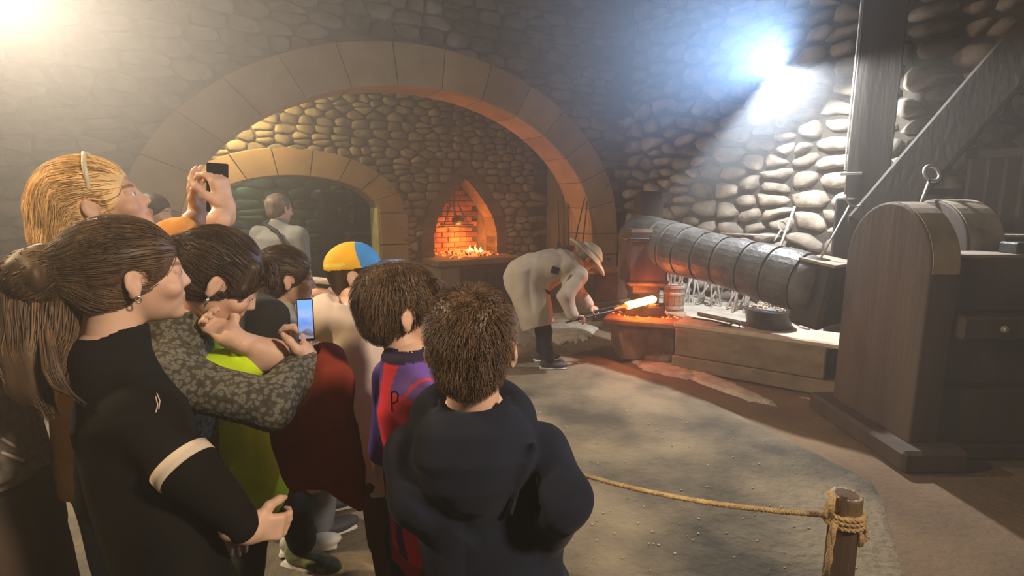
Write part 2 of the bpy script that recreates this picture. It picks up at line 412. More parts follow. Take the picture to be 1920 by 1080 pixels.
tag(m.build('floor', M_conc, smooth=True), kind='structure')
m = MB()
for i in range(170):
    px, py = random.uniform(960, 1660), random.uniform(710, 1075)
    if px > 1500+(py-850)*.9 or py < 700+(px-1000)*.25: continue
    c = FL(px, py); s = random.uniform(.0018, .0055); m.box((c.x, c.y, .010+s*.4), (s*2, s*1.6, s), Matrix.Translation((c.x, c.y, 0)) @ Matrix.Rotation(random.random()*3, 4, 'Z') @ Matrix.Translation((-c.x, -c.y, 0)))
o = m.build('pebbles', M_grit_light); tag(o, 'tiny pale pebbles and grit scattered over the concrete floor', 'pebbles', kind='stuff')
# ceiling of the hall
m = MB(); m.box((0, 3.5, 4.95), (19, 17, .1)); tag(m.build('ceiling', M_wood), kind='structure')
# haze: smoke of the forge filling the hall
hz = bpy.data.materials.new('smoke_haze'); hz.use_nodes = True; nt = hz.node_tree; nt.nodes.remove(nt.nodes['Principled BSDF'])
vs_ = nt.nodes.new('ShaderNodeVolumeScatter'); vs_.inputs['Color'].default_value = (.95, .9, .82, 1); vs_.inputs['Density'].default_value = .027; vs_.inputs['Anisotropy'].default_value = .45
nt.links.new(vs_.outputs[0], nt.nodes['Material Output'].inputs['Volume'])
def plume(c, r, dens, lab, aniso=.3, pw=1.5, col=(.95, .93, .9)):
    h = bpy.data.materials.new('smoke_plume'); h.use_nodes = True; t = h.node_tree; N = t.nodes; L = t.links; N.remove(N['Principled BSDF'])
    v = N.new('ShaderNodeVolumeScatter'); v.inputs['Anisotropy'].default_value = aniso; v.inputs['Color'].default_value = (*col, 1)
    tc = N.new('ShaderNodeTexCoord'); ln = N.new('ShaderNodeVectorMath'); ln.operation = 'LENGTH'; L.new(tc.outputs['Object'], ln.inputs[0])
    mr = N.new('ShaderNodeMapRange'); mr.inputs[1].default_value = 1; mr.inputs[2].default_value = 0; L.new(ln.outputs['Value'], mr.inputs[0])
    p = N.new('ShaderNodeMath'); p.operation = 'POWER'; p.inputs[1].default_value = pw; L.new(mr.outputs[0], p.inputs[0])
    q = N.new('ShaderNodeMath'); q.operation = 'MULTIPLY'; q.inputs[1].default_value = dens; L.new(p.outputs[0], q.inputs[0]); L.new(q.outputs[0], v.inputs['Density']); L.new(v.outputs[0], N['Material Output'].inputs['Volume'])
    import bmesh
    bm = bmesh.new(); bmesh.ops.create_icosphere(bm, subdivisions=3, radius=1); me = bpy.data.meshes.new('smoke'); bm.to_mesh(me); bm.free()
    o = link('smoke', me, h); o.location = c; o.scale = r; tag(o, lab, 'smoke', kind='stuff')
plume((-2.8, 4.0, 2.8), (3.0, 2.2, 2.2), .20, 'thicker smoke drifting under the warm lamp at the upper left')
plume((1.2, 4.9, 2.9), (1.75, 1.8, 1.6), .52, 'thicker smoke tinted blue for the glow around the white floodlight', col=(.62, .78, 1))  # blue lamp glow is put into the smoke's colour and density
m = MB(); m.box((0, 3.8, 2.45), (16, 13, 4.86)); hzo = m.build('smoke', hz); tag(hzo, 'thin smoke hanging through the whole forge hall', 'smoke', kind='stuff')
# ------------------------------------------------------------------ the trip hammer and its frame
def rounded_slab(name, x0, x1, y0, y1, z0, ztop, label, m=M_slabwood, planks=0):
    """upright slab whose broad face looks along -x, with a half round top"""
    r = (y1-y0)/2; cy = (y0+y1)/2; zs = ztop-r
    poly = [(y0, z0), (y1, z0)]+[(cy+r*math.cos(t), zs+r*math.sin(t)) for t in [PI*i/22 for i in range(23)]]
    e = empty(name, (x0, cy, z0), label, 'timber upright')
    M = Matrix(((0, 1, 0, 0), (1, 0, 0, 0), (0, 0, 1, 0), (0, 0, 0, 1)))
    mb = MB(); mb.prism(poly, x0, x1, M); o = mb.build('board', m, e, bevel=.012)
    return e
s1 = rounded_slab('timber_upright', 2.42, 2.60, 3.06, 3.84, .13, 1.585, 'tall dark timber slab with rounded top nearest the rope barrier')
p = MB(); p.box((2.51, 3.45, .065), (.40, 1.02, .135), bev=.02); p.build('plinth', M_slabwood, s1)
capm = mat('lit_timber_edge', (.40, .33, .25), .7, (.24, .19, .14), 6, .3, 25)  # lamplight on the timber tops is put into this pale colour
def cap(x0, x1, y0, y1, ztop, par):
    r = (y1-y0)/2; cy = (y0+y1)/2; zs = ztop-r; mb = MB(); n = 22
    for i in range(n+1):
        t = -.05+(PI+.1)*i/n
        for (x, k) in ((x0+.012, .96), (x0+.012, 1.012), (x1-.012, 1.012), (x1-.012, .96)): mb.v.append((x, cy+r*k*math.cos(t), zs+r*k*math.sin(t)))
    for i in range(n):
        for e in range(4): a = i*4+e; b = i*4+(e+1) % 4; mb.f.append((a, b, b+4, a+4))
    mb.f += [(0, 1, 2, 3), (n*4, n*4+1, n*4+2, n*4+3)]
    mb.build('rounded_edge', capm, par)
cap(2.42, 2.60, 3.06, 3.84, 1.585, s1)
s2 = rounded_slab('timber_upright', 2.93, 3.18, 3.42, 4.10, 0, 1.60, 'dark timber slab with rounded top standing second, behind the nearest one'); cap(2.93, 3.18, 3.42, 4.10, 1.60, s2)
s3 = rounded_slab('timber_upright', 1.46, 1.70, 6.05, 6.50, 0, 1.70, 'dark round-topped upright standing behind the hammer head', M_wood)
fr = empty('timber_framework', (3.4, 3.2, 0), 'massive dark timber framework of stacked beams at the right edge', 'timber frame')
def beam(c, size, par, m=M_slabwood, bev=.015, name='beam', rz=0):
    M = Matrix.Translation(c) @ Matrix.Rotation(rz, 4, 'Z'); return MB().box((0, 0, 0), size, M, bev=bev).build(name, m, par)
beam((3.47, 3.26, 1.10), (1.70, .26, .32), fr); beam((3.47, 3.26, 1.272), (1.70, .262, .02), fr, capm, .004, 'lit_top')
beam((3.46, 3.20, .86), (1.68, .36, .14), fr); beam((3.46, 3.28, .62), (1.68, .24, .30), fr); beam((3.46, 3.26, .28), (1.68, .28, .34), fr)
beam((3.46, 3.27, .05), (1.7, .34, .1), fr)
beam((3.62, 3.80, 1.21), (.86, .22, .26), fr); beam((3.62, 3.80, 1.352), (.86, .222, .02), fr, capm, .004, 'lit_top')
for x in (2.86, 3.45): MB().lathe([(.022, 0), (.022, .010), (.012, .014), (.012, .022)], 8, Matrix.Translation((x, 3.02, .86)) @ Matrix.Rotation(PI/2, 4, 'X')).build('bolt', M_steel, fr)
beam((3.06, 3.22, 1.315), (.13, .13, .07), fr, M_iron, .01, 'iron_block')
b2 = MB(); b2.box((3.05, 2.55, .12), (.5, .34, .24), bev=.03); tag(b2.build('timber_block', M_slabwood), 'low dark timber block on the dirt at the lower right edge', 'timber block')
# helve: the thick hooped beam
hv = empty('trip_hammer', (1.40, 5.62, .62), 'huge trip hammer with a sooty iron-hooped beam and heavy head over the anvil', 'hammer')
ha, hb = W(1196, 447, 5.60), W(1540, 538, 4.10)
def hp(t): return ha.lerp(hb, t)
hr = lambda t: .232-.02*t+.012*math.sin(t*9)
MB().tube([hp(i/16) for i in range(17)], [hr(i/16) for i in range(17)], 26).build('beam', M_helve, hv, smooth=True)
M_hoop = mat('hoop_iron', (.105, .10, .093), .45, (.05, .047, .043), 7, .6, 30, metal=.1)
tt = .0
for i, wd in enumerate((.155, .075, .085, .10, .10, .125, .11, .12)):
    a, b = tt+.006, tt+wd; tt = b+.008
    if i == 0: a = -.02
    MB().tube([hp(a), hp(a+.001), hp((a+b)/2), hp(b-.001), hp(b)], [hr(a), hr(a)+.014, hr((a+b)/2)+.018, hr(b)+.014, hr(b)], 28).build('hoop', M_hoop, hv, smooth=False)
for tt in (.4, .42): pass
cl = MB(); c = hp(1.0); cl.box((0, 0, 0), (.26, .36, .50), frame(c+Vector((.03, .05, -.06)), (hb-ha).normalized()*1.0), bev=.03); cl.build('pivot_block', M_wood, hv)
cl = MB(); cl.box((0, 0, .26), (.27, .37, .02), frame(c+Vector((.03, .05, -.06)), (hb-ha))); cl.build('lit_top', capm, hv)
# hammer head
hd = hv
MB().box((1.33, 5.42, 1.04), (.40, .50, .56), bev=.03, taper=(.92, .9)).build('head_block', mat('scorched_timber', (.13, .085, .06), .8, (.07, .045, .032), 6, .5, 25, stretch=(1, 1, .15)), hd)
MB().box((1.35, 5.46, .71), (.30, .30, .10), bev=.02, taper=(1.15, 1.1)).build('striking_face', M_iron, hd)
for z in (.80, 1.22): MB().box((1.33, 5.42, z), (.415, .515, .035), bev=.008).build('iron_band', M_iron, hd)
# anvil
av = empty('anvil', (1.38, 5.38, 0), 'low anvil block with a square base slab under the hammer head', 'anvil')
M_anv = mat('scaled_anvil_stone', (.40, .28, .19), .8, (.24, .15, .10), 7, .4, 30)
MB().box((1.36, 5.42, .18), (.56, .52, .36), bev=.03).build('base_block', M_anv, av)
MB().box((0, 0, 0), (.78, .62, .06), Matrix.Translation((1.38, 5.38, .40)) @ Matrix.Rotation(-.35, 4, 'Z'), bev=.012).build('slab', M_anv, av)
MB().box((0, 0, 0), (.40, .24, .11), Matrix.Translation((1.37, 5.40, .485)) @ Matrix.Rotation(-.25, 4, 'Z'), bev=.01, taper=(.8, .7)).build('anvil_face', M_iron, av)
M_hot = mat('white_hot_iron', (1, .3, .05), .6, bump=0, emit=(1, .28, .045), estr=26)
M_hot2 = mat('cooling_hot_iron', (.9, .12, .03), .6, bump=0, emit=(1, .10, .015), estr=5)
hotb = W(1172, 574, 5.2); hota = W(1229, 560, 5.32)
hb_ = empty('hot_iron_bar', hotb, 'glowing white hot iron bar lying on the anvil', 'iron bar')
M = frame((hota+hotb)/2, hota-hotb, (0, 0, 1)); MB().box((0, 0, 0), ((hota-hotb).length, .085, .065), M, bev=.022).build('glowing_bar', M_hot, hb_)
MB().tube([hotb+Vector((-.10, -.02, -.03)), hotb+Vector((.02, 0, 0))], [.016, .028], 8).build('red_end', M_hot2, hb_)
light('POINT', 'hot_bar_glow', (1.33, 5.04, .68), (1, .12, .02), 8, .08)
light('POINT', 'hot_bar_glow', (1.12, 5.25, .50), (1, .12, .02), 1.5, .05)
sc_ = MB()
for i in range(70):
    a = random.uniform(-.30, .30); b = random.uniform(-.2, .2); r = random.uniform(.004, .013)
    sc_.box((1.36+a, 5.38+b, .432+r*.4+(.11 if abs(a) < .15 and abs(b) < .08 else 0)), (r*2, r*1.5, r))
tag(sc_.build('forge_scale', M_hot2), 'tiny red glowing flakes of scale scattered on the anvil slab', 'forge scale', kind='stuff')
# bench in front of the hammer
bn = empty('bench', (2.1, 4.6, 0), 'long heavy timber bench with a pale top in front of the hammer beam', 'bench')
ba, bb = Vector((1.56, 4.97, 0)), Vector((2.72, 4.13, 0)); BL = (bb-ba).length; BM = frame((0, 0, 0), bb-ba)
BM.translation = ba
M_bench = mat('bench_timber', (.30, .22, .14), .8, (.20, .145, .09), 5, .5, 22, stretch=(.3, 2, 2))
M_pale = mat('pale_timber', (.66, .55, .42), .9, (.50, .40, .30), 7, .4, 30)  # paler than the bench front; also on boards, round stone and chain links
MB().box((BL/2, .20, .43), (BL+.02, .44, .05), BM, bev=.012).build('bench_top', M_pale, bn)
MB().box((BL/2-.08, .03, .27), (BL-.18, .10, .27), BM, bev=.01).build('front_board', M_bench, bn)
MB().box((BL/2-.02, .04, .065), (BL-.02, .14, .13), BM, bev=.012).build('front_board', M_bench, bn)
for x in (.06, BL-.26, BL-.03): MB().box((x, .22, .2), (.07, .3, .40), BM, bev=.01).build('leg', M_bench, bn)
MB().box((BL+.0, .1, .46), (.03, .06, .08), BM, bev=.006).build('end_stop', M_pale, bn)
# ash bed behind the bench
bed = MB(); bp = [Vector((1.45, 5.35, 0)), ba+Vector((.15, .28, 0)), bb+Vector((.12, .30, 0)), Vector((3.2, 4.5, 0)), Vector((3.4, 5.0, 0)), Vector((2.55, 6.55, 0)), Vector((1.9, 7.2, 0)), Vector((1.65, 6.3, 0))]
K = 10; c0 = sum(bp, Vector())/len(bp); N8 = len(bp)*5
for k, s in enumerate((1.0, 1.0, .93, .8, .6, .4, .2)):
    for i in range(N8):
        p_ = bp[i//5].lerp(bp[(i//5+1) % len(bp)], (i % 5)/5); p_ = c0+(p_-c0)*s
        z = (0, .38, .405, .41, .42, .42, .42)[k]+(gnoise(p_.x*5, p_.y*5)*.018 if k > 1 else 0); bed.v.append((p_.x, p_.y, z))
for k in range(6):
    for i in range(N8): bed.f.append((k*N8+i, k*N8+(i+1) % N8, (k+1)*N8+(i+1) % N8, (k+1)*N8+i))
bed.f.append(tuple(6*N8+i for i in range(N8)))
tag(bed.build('ash_bed', mat('ash_bed', (.46, .42, .35), .95, (.30, .27, .22), 6, .8, 40), smooth=True), 'raised bed of grey ash under the hammer beam with tongs standing in it', 'ash', kind='stuff')
# tongs in the ash
def make_tongs(parent, L=.62, spread=.05, m=M_steel):
    for s in (-1, 1):
        mb = MB(); mb.tube([(s*spread*.9, 0, 0), (s*spread, 0, .02), (s*spread*.8, .004*s, L*.45), (s*.004, .008*s, L*.78), (-s*.028, .008*s, L*.86), (-s*.024, .004*s, L*.95), (-s*.004, 0, L)],
                [.007, .009, .009, .011, .010, .010, .006], 6)
        mb.build('handle' if s < 0 else 'handle', m, parent, smooth=True)
    MB().lathe([(.012, -.016), (.014, -.012), (.014, .012), (.012, .016)], 8, Matrix.Translation((0, 0, L*.79)) @ Matrix.Rotation(PI/2, 4, 'X')).build('rivet', m, parent)
def copy_tree(o, parent=None):
    c = o.copy(); COL.objects.link(c); c.parent = parent
    if parent is None: c.matrix_parent_inverse = Matrix()
    for ch in [q for q in list(COL.objects) if q.parent == o]: copy_tree(ch, c)
    return c
TL = 'pale iron forge tongs leaning in the ash under the hammer beam'
tg0 = empty('tongs', (0, 0, 0), TL, 'tongs', 'tongs under the hammer beam'); make_tongs(tg0)
spots = [(1276, 566, 5.55, -.30), (1289, 572, 5.4, .35), (1303, 570, 5.45, -.1), (1313, 576, 5.3, .5), (1330, 572, 5.35, .05), (1343, 578, 5.2, -.12), (1357, 574, 5.25, .1), (1372, 583, 5.1, .42), (1384, 590, 5.0, .20), (1392, 585, 5.05, -.06), (1405, 592, 4.95, .25), (1424, 590, 4.9, .75)]
for i, (px, py, t, ln) in enumerate(spots):
    o = tg0 if i == 0 else copy_tree(tg0)
    f = W(px, py, t); f = FL(px, py, .40)
    o['label'] = ('leftmost', 'second', 'third', 'fourth', 'fifth', 'sixth', 'seventh', 'eighth', 'ninth', 'tenth', 'eleventh', 'last')[i]+' from the left of the pale iron tongs leaning in the ash'
    o.location = f; o.rotation_euler = (random.uniform(-.25, -.05), ln, random.uniform(-.7, .7)); sc = random.uniform(.78, .95); o.scale = (sc*1.7, sc*1.7, sc)
# bucket with tools
bk = empty('bucket', FL(1262, 583, .42), 'banded wooden bucket full of tools beside the hammer head', 'bucket')
B0 = bk.location
TM = Matrix.Translation(B0)
n = 12
for i in range(n):
    t = 2*PI*i/n; M = TM @ Matrix.Rotation(t, 4, 'Z') @ Matrix.Translation((.098, 0, .15)); MB().box((0, 0, 0), (.018, .052, .30), M, bev=.004).build('stave', M_bench, bk)
for z in (.05, .2, .27): MB().lathe([(.110, -.014), (.113, -.012), (.113, .012), (.110, .014)], 20, TM @ Matrix.Translation((0, 0, z))).build('hoop', M_steel, bk)
for i in range(5):
    t = i*1.3; MB().tube([B0+Vector((.03*math.cos(t), .03*math.sin(t), .03)), B0+Vector((.09*math.cos(t), .08*math.sin(t), .40+.03*i))], [.007, .009], 6).build('tool_handle', M_steel, bk)
# black tub with scrap chain
tbp = FL(1440, 612, .46); tb = empty('tub', tbp, 'round black tub heaped with pale chain links on the bench', 'tub')
MB().lathe([(.17, 0), (.185, .02), (.205, .15), (.215, .155), (.215, .165), (.195, .165), (.18, .12)], 26, Matrix.Translation(tbp)).build('tub_body', M_iron, tb, smooth=True)
for i in range(26):
    t = random.uniform(0, 2*PI); r = .16*math.sqrt(random.random()); c = tbp+Vector((r*math.cos(t), r*math.sin(t), .17+.05*(1-r/.17)))
    M = Matrix.Translation(c) @ Matrix.Rotation(random.uniform(0, 3), 4, 'Z') @ Matrix.Rotation(random.uniform(-1, 1), 4, 'X')
    MB().tube([M @ Vector((.028*math.cos(a), .019*math.sin(a), 0)) for a in [2*PI*k/9 for k in range(10)]], .0065, 5, cap=False).build('chain_link', M_pale, tb)
for (px, py, s) in ((1497, 600, 1), (1510, 615, .8), (1478, 612, .7)):
    c = FL(px, py, .46); q = empty('iron_fitting', c); MB().box((0, 0, .04*s), (.05*s, .05*s, .08*s), Matrix.Translation(c) @ Matrix.Rotation(px, 4, 'Z'), bev=.006).build('post', M_steel, q)
    MB().box((0, 0, .008), (.12*s, .08*s, .016), Matrix.Translation(c) @ Matrix.Rotation(px, 4, 'Z'), bev=.004).build('foot_plate', M_steel, q)
    tag(q, {1: 'tallest small grey iron fitting standing right of the tub', .8: 'small grey iron fitting at the bench edge near its right end', .7: 'smallest grey iron fitting, close against the tub'}[s], 'iron fitting')
a, b = FL(1309, 588, .475), FL(1420, 612, .475)
o = MB().tube([a, b], [.018, .020], 8).build('iron_bar', M_iron); tag(o, 'long black iron bar lying along the bench top', 'iron bar')
a = FL(1298, 602, .47); q = empty('tongs', a, 'small pair of tongs lying on the left end of the bench top', 'tongs'); make_tongs(q, .42, .03, M_iron)
for ch in [c for c in COL.objects if c.parent == q]: ch.matrix_parent_inverse = Matrix()
q.rotation_euler = (0, PI/2, -.55)
# boards and round stone on the floor by the anvil
for k, (c, rz, sz, lb) in enumerate((((1.62, 5.02, .10), -.1, (.42, .11, .05), 'upper pale board leaning on the floor beside the anvil'), ((1.66, 5.12, .06), .25, (.46, .12, .04), 'lower pale board on the floor beside the anvil'), ((1.52, 5.12, .03), .0, (.34, .10, .04), 'short pale board on the round stone by the anvil'))):
    M = Matrix.Translation(FL((1270, 1262, 1225)[k], (636, 648, 645)[k], (.12, .07, .11)[k])) @ Matrix.Rotation(rz+.45, 4, 'Z') @ Matrix.Rotation((-.12, 0, .05)[k], 4, 'Y')
    tag(MB().box((0, 0, 0), sz, M, bev=.008).build('board', M_pale), lb, 'board')
c = FL(1228, 662, .02); tag(MB().lathe([(.27, -.03), (.285, 0), (.28, .045), (.25, .06)], 24, Matrix.Translation(c), .03).build('round_stone', M_pale, smooth=False), 'flat round pale stone on the floor in front of the anvil', 'stone')
# spotlight on the floor painted as pale patches; the grey one is trodden ash
def patch(pxs, lab, z=.012, m=M_grit_light, hgt=.02):
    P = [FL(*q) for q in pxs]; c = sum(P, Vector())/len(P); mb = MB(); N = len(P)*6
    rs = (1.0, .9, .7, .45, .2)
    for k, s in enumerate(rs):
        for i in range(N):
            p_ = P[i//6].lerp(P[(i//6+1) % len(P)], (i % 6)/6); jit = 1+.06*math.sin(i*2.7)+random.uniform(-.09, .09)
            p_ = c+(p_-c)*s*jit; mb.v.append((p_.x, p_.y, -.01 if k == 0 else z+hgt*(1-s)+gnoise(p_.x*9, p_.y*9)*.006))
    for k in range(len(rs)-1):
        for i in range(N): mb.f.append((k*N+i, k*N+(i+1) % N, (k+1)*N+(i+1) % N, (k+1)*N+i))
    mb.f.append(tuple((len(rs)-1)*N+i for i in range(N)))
    return tag(mb.build('ash_and_light_patch', m, smooth=True), lab, 'ash', kind='stuff')
patch([(1186, 678), (1215, 670), (1262, 682), (1310, 694), (1302, 712), (1250, 702), (1205, 692)], 'pale painted streak of spotlight before the anvil')
patch([(1295, 688), (1340, 706), (1400, 730), (1466, 762), (1400, 748), (1335, 726), (1290, 708)], 'thin tail of the painted light streak in front of the bench')
patch([(1035, 588), (1090, 582), (1135, 590), (1142, 604), (1122, 616), (1104, 632), (1080, 640), (1040, 645), (1025, 620)], 'white painted spotlight pool on the floor behind the smith')
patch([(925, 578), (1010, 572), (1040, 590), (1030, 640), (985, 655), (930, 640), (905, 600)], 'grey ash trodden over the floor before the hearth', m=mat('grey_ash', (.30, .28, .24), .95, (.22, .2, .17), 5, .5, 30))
# ------------------------------------------------------------------ hearth with fire
he = empty('hearth', wp(2.1, 0, -.9), 'raised stone hearth with burning coals under the pointed niche', 'hearth')
def hbx(a0, a1, o0, o1, z0, z1, m, name, bev=.015):
    c = wp((a0+a1)/2, (z0+z1)/2, (o0+o1)/2, 1.2); return MB().box((0, 0, 0), (a1-a0, o1-o0, z1-z0), frame(c, TD), bev=bev).build(name, m, he)
hbx(1.38, 2.78, -.6, .60, .66, .75, M_plaster, 'hearth_slab'); hbx(2.40, 2.72, .0, .54, .33, .66, M_plaster, 'pier_block'); hbx(2.38, 2.74, .0, .56, 0, .32, M_plaster, 'pier_block')
hbx(1.42, 2.40, .0, .50, .0, .66, M_iron, 'iron_front'); hbx(1.42, 2.40, .5, .53, .60, .64, M_iron, 'rail', .005)
M_coal = mat('glowing_coal', (.5, .08, .02), .8, bump=0, emit=(1, .12, .02), estr=3.5)
M_flame = mat('flame', (1, .5, .1), .6, bump=0, emit=(1, .40, .07), estr=13)
co = MB(); cd = MB()
for i in range(260):
    a = 2.0+random.gauss(0, .20); o_ = random.uniform(-.42, .40); 
    if abs(a-2.02) > .48: continue
    h = .06*max(0, 1-((a-2.0)/.42)**2)*max(0, 1-((o_)/.5)**2); c = wp(a, .76+h, o_, 1.2); s = random.uniform(.018, .04)
    M = Matrix.Translation(c) @ Matrix.Rotation(random.random()*6, 4, Vector((random.random(), random.random(), 1)).normalized())
    (co if random.random() < .62 else cd).box((0, 0, 0), (s, s*.8, s*.7), M, bev=s*.2)
o = co.build('coals', M_coal, he); o['kind'] = 'stuff'
o = cd.build('black_coals', M_iron, he); o['kind'] = 'stuff'
for i in range(11):
    a = 1.96+random.uniform(-.17, .17); o_ = random.uniform(-.1, .25); h = random.uniform(.04, .10)*(1.3-abs(a-1.96)*5); c = wp(a, .80, o_, 1.2)
    MB().tube([c, c+Vector((.01, 0, h*.4)), c+Vector((-.008, 0, h*.8)), c+Vector((.004, 0, h*1.2))], [.012, .018, .010, .001], 6).build('flame', M_flame, he, smooth=True)
light('POINT', 'hearth_fire', wp(2.0, .98, -.02, 1.2), (1, .30, .05), 18, .10)
light('POINT', 'hearth_fire', wp(2.02, .92, -.36, 1.2), (1, .25, .03), 46, .10)
tv = empty('iron_trivet', wp(2.06, 1.18, -.3, 1.2), 'black iron trivet with a small pot hanging before the fireback', 'trivet')
for z, w_ in ((1.16, .34), (1.20, .30)): MB().tube([wp(2.06-w_, z, -.35, 1.2), wp(2.06+w_*.9, z+.02, -.35, 1.2)], .018, 6).build('rail', M_iron, tv)
MB().lathe([(.05, 0), (.10, .03), (.11, .09), (.06, .13), (.065, .15)], 14, Matrix.Translation(wp(2.02, 1.21, -.35, 1.2))).build('pot', M_iron, tv, smooth=True)
MB().tube([wp(2.05, 1.34, -.35, 1.2), wp(2.08, 1.48, -.37, 1.2), wp(2.05, 1.68, -.4, 1.2)], .012, 6).build('hanging_hook', M_iron, tv)
for a in (1.82, 2.28): MB().tube([wp(a, 1.18, -.35, 1.2), wp(a+(2.06-a)*.75, 1.55, -.4, 1.2)], .012, 6).build('strut', M_iron, tv)
# chest on a low plinth behind the smith
c = W(1128, 536, 7.35); c.z = 0
MC = frame(c, (.866, .5, 0)); ch = empty('iron_bin', c, 'rusty brown bin on a low plinth by the foot of the great arch', 'bin')
M_rust = mat('rusty_iron', (.22, .10, .06), .8, (.11, .055, .04), 6, .5, 25)
MB().box((0, 0, .13), (.78, .55, .26), MC, bev=.02).build('plinth', M_plaster, ch)
MB().box((0, 0, .45), (.60, .42, .38), MC, bev=.012).build('box', M_rust, ch); MB().box((0, 0, .655), (.66, .47, .035), MC, bev=.008).build('rim', mat('rust_rim', (.45, .22, .10), .7, bump=.2), ch)
for x in (-.31, .31): MB().box((x, 0, .45), (.03, .44, .36), MC, bev=.004).build('side_strap', M_iron, ch)
# tools hanging by the arch
for k, (px, y0, y1, t, hk) in enumerate(((1046, 372, 462, 8.5, 0), (1056, 350, 470, 8.38, 1), (1064, 362, 468, 8.25, 0))):
    a, b = W(px, y0, t), W(px+2, y1, t); q = empty('fire_tool', a, ('straight dark poker, leftmost on the side wall of the recess', 'dark hooked fire tool, longest and middle on the recess side wall', 'dark scoop hanging nearest the arch jamb')[k], 'fire tool')
    MB().tube([a, b], .012, 6).build('shaft', M_iron, q)
    if hk == 1: MB().tube([a, a+Vector((.03, 0, .03)), a+Vector((.06, 0, 0)), a+Vector((.05, 0, -.04))], .01, 6).build('hook', M_iron, q)
    MB().box((0, 0, 0), (.06+.03*k, .012, .13), Matrix.Translation(b), bev=.004).build('blade', M_iron, q)
for k, (p0, p1) in enumerate((((1096, 372), (1074, 470)), ((1101, 378), (1090, 480)))):
    a, b = W(*p0, 7.82), W(*p1, 7.68); q = empty('rod', b, ('thin dark rod leaning on the arch jamb, the more slanted one', 'thin dark rod leaning on the arch jamb, the steeper one')[k], 'rod')
    MB().tube([b, a], [.012, .009], 6).build('shaft', M_iron, q); MB().tube([a, a+Vector((.02, 0, .03)), a+Vector((.04, 0, .01))], .009, 5).build('hook', M_iron, q)
# ------------------------------------------------------------------ posts and brace on the right
ldir = Vector((.555, .832, 0)); pl = W(1586, 300, 4.55); pl.z = 0
PM = frame(pl, (ldir.y, -ldir.x, 0)); 
pe = empty('timber_post', pl, 'square dark timber post rising behind the hammer beam with a painted lit edge', 'timber post')
MB().box((.165, .17, 2.45), (.31, .32, 4.9), PM, bev=.008).build('post', M_wood, pe)
MB().box((.155, .15, .81), (.40, .38, 1.62), PM, bev=.015).build('lower_casing', M_wood, pe)
MB().box((.05, -.03, 1.82), (.16, .05, .025), PM, bev=.004).build('bracket', M_steel, pe)
MB().tube([PM @ Vector((.0, -.01, 1.85)), PM @ Vector((.0, -.012, 3.55))], .007, 6).build('lit_edge_strip', mat('painted_lit_edge', (.85, .84, .8), .5, bump=0), pe)  # white strip paints in the lamplit edge of the post
d0, d1 = W(1868, 150, 4.02), W(1622, 432, 4.30); d0 = d0+(d0-d1)*.42; M = frame((d0+d1)/2, d1-d0, (d1-d0).cross(Vector((.62, .78, -.1)))); 
br = MB().box((0, 0, 0), ((d1-d0).length, .18, .32), M, bev=.02).build('diagonal_brace', M_wood); tag(br, 'thick dark diagonal timber brace before the boulder wall', 'timber brace')
pn = empty('plank_panel', W(1870, 400, 4.0), 'dark panel of upright planks with a top rail at the right edge', 'panel')
for i in range(7):
    c = W(1828+i*34, 360, 4.05-.07*i); c.z = .9; MB().box((0, 0, 0), (.125, .05, 2.02), frame(c, (1, -.35, 0)), bev=.01).build('plank', M_slabwood, pn)
a, b = W(1812, 290, 4.1), W(2050, 282, 3.6); MB().box((0, 0, 0), ((b-a).length, .09, .08), frame((a+b)/2, b-a), bev=.01).build('top_rail', M_slabwood, pn)
# slender iron tools with rings and hooks
def rodtool(p0, p1, t0, t1, lab, kind, r=.009, name='hooked_rod'):
    a, b = W(*p0, t0), W(*p1, t1); q = empty(name, a, lab, 'rod'); MB().tube([a, b], r, 6).build('shaft', M_steel, q, smooth=True)
    u = (b-a).normalized(); s = u.cross(Vector((0, 1, 0))).normalized()
    if kind == 'ring': c = b+u*.055; MB().tube([c+(u*math.cos(k*PI/8)*.052+s*math.sin(k*PI/8)*.062) for k in range(17)], r*1.1, 6, cap=False).build('ring', M_steel, q, smooth=True)
    if kind == 'hook': MB().tube([b-s*.075+u*.05, b-s*.05+u*.015, b, b+s*.05+u*.015, b+s*.075+u*.045], r*.9, 6).build('hook', M_steel, q, smooth=True)
rodtool((1722, 395), (1743, 338), 3.72, 3.75, 'pale rod with a ring end standing behind the nearest round-topped slab', 'ring', .012)
rodtool((1530, 500), (1594, 384), 4.05, 4.15, 'thin pale rod with a forked hook leaning on the timber post', 'hook', .008)
rodtool((1457, 478), (1490, 388), 5.15, 5.35, 'straight pale rod leaning on the boulder wall above the hammer beam', 'none', .014)
rodtool((1352, 438), (1452, 442), 6.3, 5.7, 'horizontal pale rod fixed on the boulder wall behind the hammer beam', 'none', .012)
rodtool((1452, 452), (1464, 432), 5.3, 5.35, 'short pale rod with a ring end near the middle of the boulder wall', 'ring', .01)
# ------------------------------------------------------------------ lamp
lp = empty('floodlight', LAMP_B, 'bright white floodlight on a bracket before the boulder wall', 'lamp')
LB = Vector(LAMP_B); LM = frame(LB+Vector((0, .10, .06)), (1, .2, 0), (0, .35, 1))
MB().box((0, .05, 0), (.26, .08, .18), LM, bev=.02).build('housing', M_brass, lp)
MB().box((0, .003, 0), (.23, .012, .15), LM).build('lamp_face', mat('lamp_glass', (1, 1, 1), .3, bump=0, emit=(.9, .95, 1), estr=60), lp)
MB().tube([LB+Vector((0, .16, .1)), LB+Vector((.25, .85, .2))], .015, 6).build('bracket', M_brass, lp)
